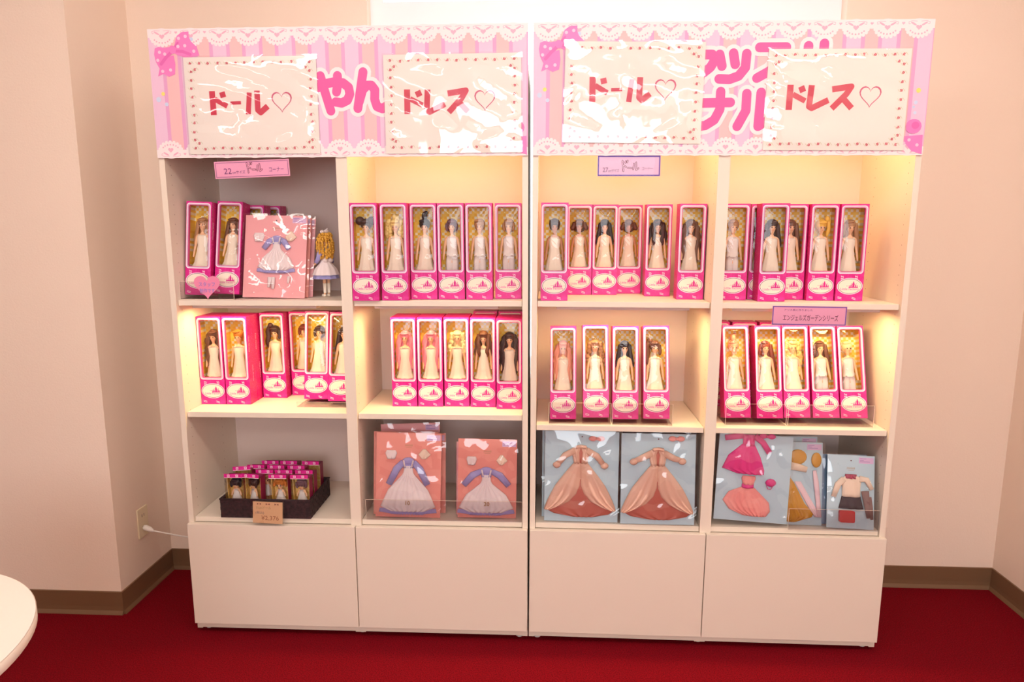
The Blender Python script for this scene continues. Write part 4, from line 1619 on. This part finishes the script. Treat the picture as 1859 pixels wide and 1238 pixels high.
SMALL = [  # x, y, yaw, lean, roll, words, hair
    (.158, .026, .03, .0, .0, 'front row, far left, of the black-haired small doll', ('mini bob', 'black', .0)),
    (.2175, .026, -.10, .0, .02, 'front row, second, turned, of the brown-haired small doll', ('mini bob', 'dark brown', -.35)),
    (.3175, .026, .0, .0, .0, 'front row, third, of the orange-haired small doll', ('mini wide', 'orange', 0)),
    (.3950, .026, .0, .0, .0, 'front row, far right, of the dark bob small doll', ('mini bob', 'purple-brown', 0)),
    (.170, .076, .08, .10, -.05, 'second row, far left, leaning', None),
    (.2520, .0735, 0, .0, .0, 'second row, second from left', None),
    (.3220, .0735, 0, .0, .0, 'second row, third from left', None),
    (.3960, .0735, 0, .0, .0, 'second row, far right', None),
    (.2000, .1225, 0, .0, .0, 'third row, far left', None),
    (.2750, .121, 0, .0, .0, 'third row, middle', None),
    (.3500, .121, 0, .0, .0, 'third row, right', None),
    (.2350, .1695, 0, .0, .0, 'back row, left', None),
    (.3050, .1695, 0, .0, .0, 'back row, middle', None),
    (.3880, .1685, 0, .0, .0, 'back row, right', None)]
RH = {0: ('mini bob', 'black'), 1: ('mini bob', 'brown'), 2: ('mini wide', 'light brown')}
for i, (x, y, yaw, lean, roll, words, hr) in enumerate(SMALL):
    o = SB0 if i == 0 else copy_tree(SB0, None, SBT)
    M = pose(UL, x, y, ZC+.0045+SD*math.sin(lean)+abs(roll)*SW/2, yaw, lean, roll)
    o.matrix_world = M
    tag(o, 'small magenta-topped box in the basket, '+words, 'doll box', 'small doll boxes in the basket')
    if hr or i in (5, 7, 10):
        st, cl, yw = hr if hr else (RH[i % 3][0], RH[i % 3][1], 0)
        d = bpy.data.objects.new('small_doll', MINI)
        COL.objects.link(d)
        d.matrix_world = M @ T((0, .0225, .0196)) @ RZ(yw) @ Matrix.Diagonal((.88, .88, .95, 1))
        wname = {0: 'small doll with black hair, left end of the basket front row', 1: 'small doll with dark brown hair facing right, second in the basket front row', 2: 'small doll with orange hair, third in the basket front row',
                 3: 'small doll with a dark round bob, right end of the basket front row', 5: 'small doll half hidden, second row of the basket, second from left', 7: 'small doll half hidden, second row of the basket, far right', 10: 'small doll half hidden, third row of the basket, right'}
        tag(d, wname[i], 'doll', 'small dolls in the basket')
        h = bpy.data.objects.new('hair', hair_mesh(st, cl))
        COL.objects.link(h)
        h.parent = d
        g = bpy.data.objects.new('dress', MDRESS)
        COL.objects.link(g)
        g.parent = d

# price tag
root = empty('price_tag', UL @ T((.241, -.0225, .434)) @ RY(.03) @ RX(-.06))
tag(root, 'tan price card reading ¥2,376, clipped in front of the basket', 'price tag')
KRAFT = mat('kraft_card', rgb(232, 184, 140), .6)
RIB = mat('brown_red_print', rgb(130, 34, 30), .6)
MB().box((0, 0, 0), (.105, .0012, .077)).build('tag_card', KRAFT, root)
m = MB()
for cx in (.022, .053, .084):
    m.poly([(cx-.007, .066), (cx, .069), (cx-.007, .072)], -.0003)
    m.poly([(cx+.007, .072), (cx, .069), (cx+.007, .066)], -.0003)
m.build('ribbon_print', RIB, root)
text_mesh('11cmドール', .013, GOLD, 'lettering', root, (.010, -.0004, .051), wd=.052)
text_mesh('(税込)', .011, GREYL, 'lettering', root, (.009, -.0004, .034), wd=.030)
text_mesh('¥2,376', .022, mat('rust_ink', rgb(170, 90, 50), .6), 'lettering', root, (.030, -.0004, .012), wd=.062)
m = MB()
m.add([(-.006, -.0015, -.002), (.111, -.0015, -.002), (.111, -.0015, .082), (-.006, -.0015, .082)], [(0, 1, 2, 3)])
m.build('clear_sleeve', FILMP, root)

# ------------------------------------------------------------------ standing doll
SB_N = [(tuple(c*1.0 for c in n[0]),)+tuple(n[1:]) for n in N_]
SB_N[10] = ((.034, -.010, .118), .0034)
SB_N[9] = ((.027, .000, .138), .0045)
SB_N[11] = ((.038, -.014, .110), .0034, .0024)
SB_N[14] = ((-.034, -.010, .118), .0034)
SB_N[13] = ((-.027, .000, .138), .0045)
SB_N[15] = ((-.038, -.014, .110), .0034, .0024)
ALICE, = skin_body('standing_doll_body', SB_N, E__, (SKIN,), doll_face)
o = bpy.data.objects.new('dressed_doll', ALICE)
COL.objects.link(o)
o.matrix_world = UL @ T((.492, .130, S1+.0008)) @ RZ(-2.2)
tag(o, 'standing doll in blue dress and white apron with blonde curls, facing away', 'doll')
b = MB()
cap(b)
pts = []
for k in range(11):
    z = .216-.0078*k
    for a in range(9):
        t = -.35+(PI+.7)*a/8
        rr_ = .0185+.0085*math.sin(k/11*PI)
        pts.append((rr_*math.cos(t), .002+rr_*math.sin(t), z))
curls(b, pts, .0034, 520, 21, .0035)
b.build('curly_hair', mat('hair_curly_gold', rgb(226, 168, 62), .45), o)
b = MB()
b.loft([(0, 0, .168, .0140, .0090), (0, 0, .158, .0170, .0115), (0, 0, .132, .0140, .0110), (0, 0, .118, .0200, .0160, .02), (0, 0, .090, .0370, .0320, .06), (0, 0, .064, .0450, .0390, .09)], 0, 40, nf=11)
for s in (-1, 1):
    b.tube([(s*.0155, 0, .165), (s*.024, .000, .148), (s*.029, -.002, .132), (s*.034, -.009, .119)], [.0085, .009, .008, .0065], 0, 10)
b.build('blue_dress', LILAC, o)
b = MB()
b.loft([(0, 0, .134, .0150, .0122), (0, 0, .118, .0215, .0175, .02), (0, 0, .098, .0385, .0330, .06), (0, 0, .077, .0455, .0400, .09)], 0, 40, nf=11, cap=False)
for s in (-1, 1):
    b.tube([(s*.012, -.0110, .134), (s*.0115, -.0095, .162), (s*.010, 0, .1705), (s*.0115, .0100, .162), (s*.012, .0120, .134)], .0032, 0, 6)
b.ell((-.010, .0160, .128), (.011, .004, .008))
b.ell((.010, .0160, .128), (.011, .004, .008))
b.build('white_apron', APRON, o)
b = MB()
b.ell((.006, -.002, .2245), (.010, .004, .0065))
b.ell((-.010, -.002, .2265), (.010, .004, .0065))
b.tube([(-.006, -.002, .225), (-.016, -.002, .236)], .003, 0, 6)
b.build('hair_bow', APRON, o)
b = MB()
for s in (-1, 1):
    b.loft([(s*.008, .001, .048, .0068, .0068), (s*.008, .001, .014, .0052, .0052)], 0, 14)
    b.ell((s*.008, -.006, .0052), (.0055, .0115, .0052), 0, 12, 8)
b.build('white_boots', CREAM, o)

# ------------------------------------------------------------------ outlet, plug, cord
root = empty('wall_outlet', T((XL, .262, .235)))
tag(root, 'cream wall outlet plate on the left pillar side', 'outlet')
CRM = mat('cream_plastic', rgb(232, 214, 180), .4)
PLW = mat('white_plastic', rgb(242, 236, 228), .4)
MB().box((0, -.034, 0), (.006, .034, .120)).build('cover_plate', CRM, root, .002)
m = MB()
for z in (.032, .082):
    for yy in (-.007, .007):
        m.box((.006, yy-.0013, z), (.0064, yy+.0013, z+.012))
m.build('socket_slots', mat('slot_dark', rgb(50, 40, 36), .6), root)
root = empty('power_cord', T((0, 0, 0)))
tag(root, 'white power cord running from the pillar outlet behind the bookcase', 'cord')
m = MB()
m.tube([(XL+.0066, .262, .272), (XL+.014, .260, .271), (XL+.034, .256, .266), (XL+.050, .253, .260)], [.009, .011, .010, .004], 0, 12)
m.build('plug', PLW, root)
m = MB()
pp = [(XL+.046, .254, .262)]
for k in range(1, 17):
    t = k/16
    pp.append((XL+.046+.42*t, .254+.165*min(1, t*1.35), .262-.085*math.sin(PI*.5*min(1, t*1.5))-.01*t))
m.tube(pp, .0028, 0, 8)
m.build('cable', PLW, root)

# ------------------------------------------------------------------ round table, lower left
TC, TR_, TZ = (-1.27, -1.235), .35, .70
root = empty('round_table', T((TC[0], TC[1], 0)))
tag(root, 'white round table cut off at the lower left corner', 'table')
TABM = mat('table_white', rgb(240, 232, 222), .4)
m = MB()
m.loft([(0, 0, TZ-.022, TR_-.001, TR_-.001), (0, 0, TZ-.0205, TR_, TR_), (0, 0, TZ-.0015, TR_, TR_), (0, 0, TZ, TR_-.0015, TR_-.0015)], 0, 96)
for k in range(len(m.f)-2, len(m.f)):
    m.sm[k] = False
m.build('table_top', TABM, root)
m = MB()
m.loft([(0, 0, .012, .26, .26), (0, 0, TZ-.022, .26, .26)], 0, 64)
m.build('pedestal', TABM, root)
m = MB()
m.loft([(0, 0, 0, .28, .28), (0, 0, .008, .28, .28), (0, 0, .014, .27, .27)], 0, 64)
m.build('table_base', TABM, root)
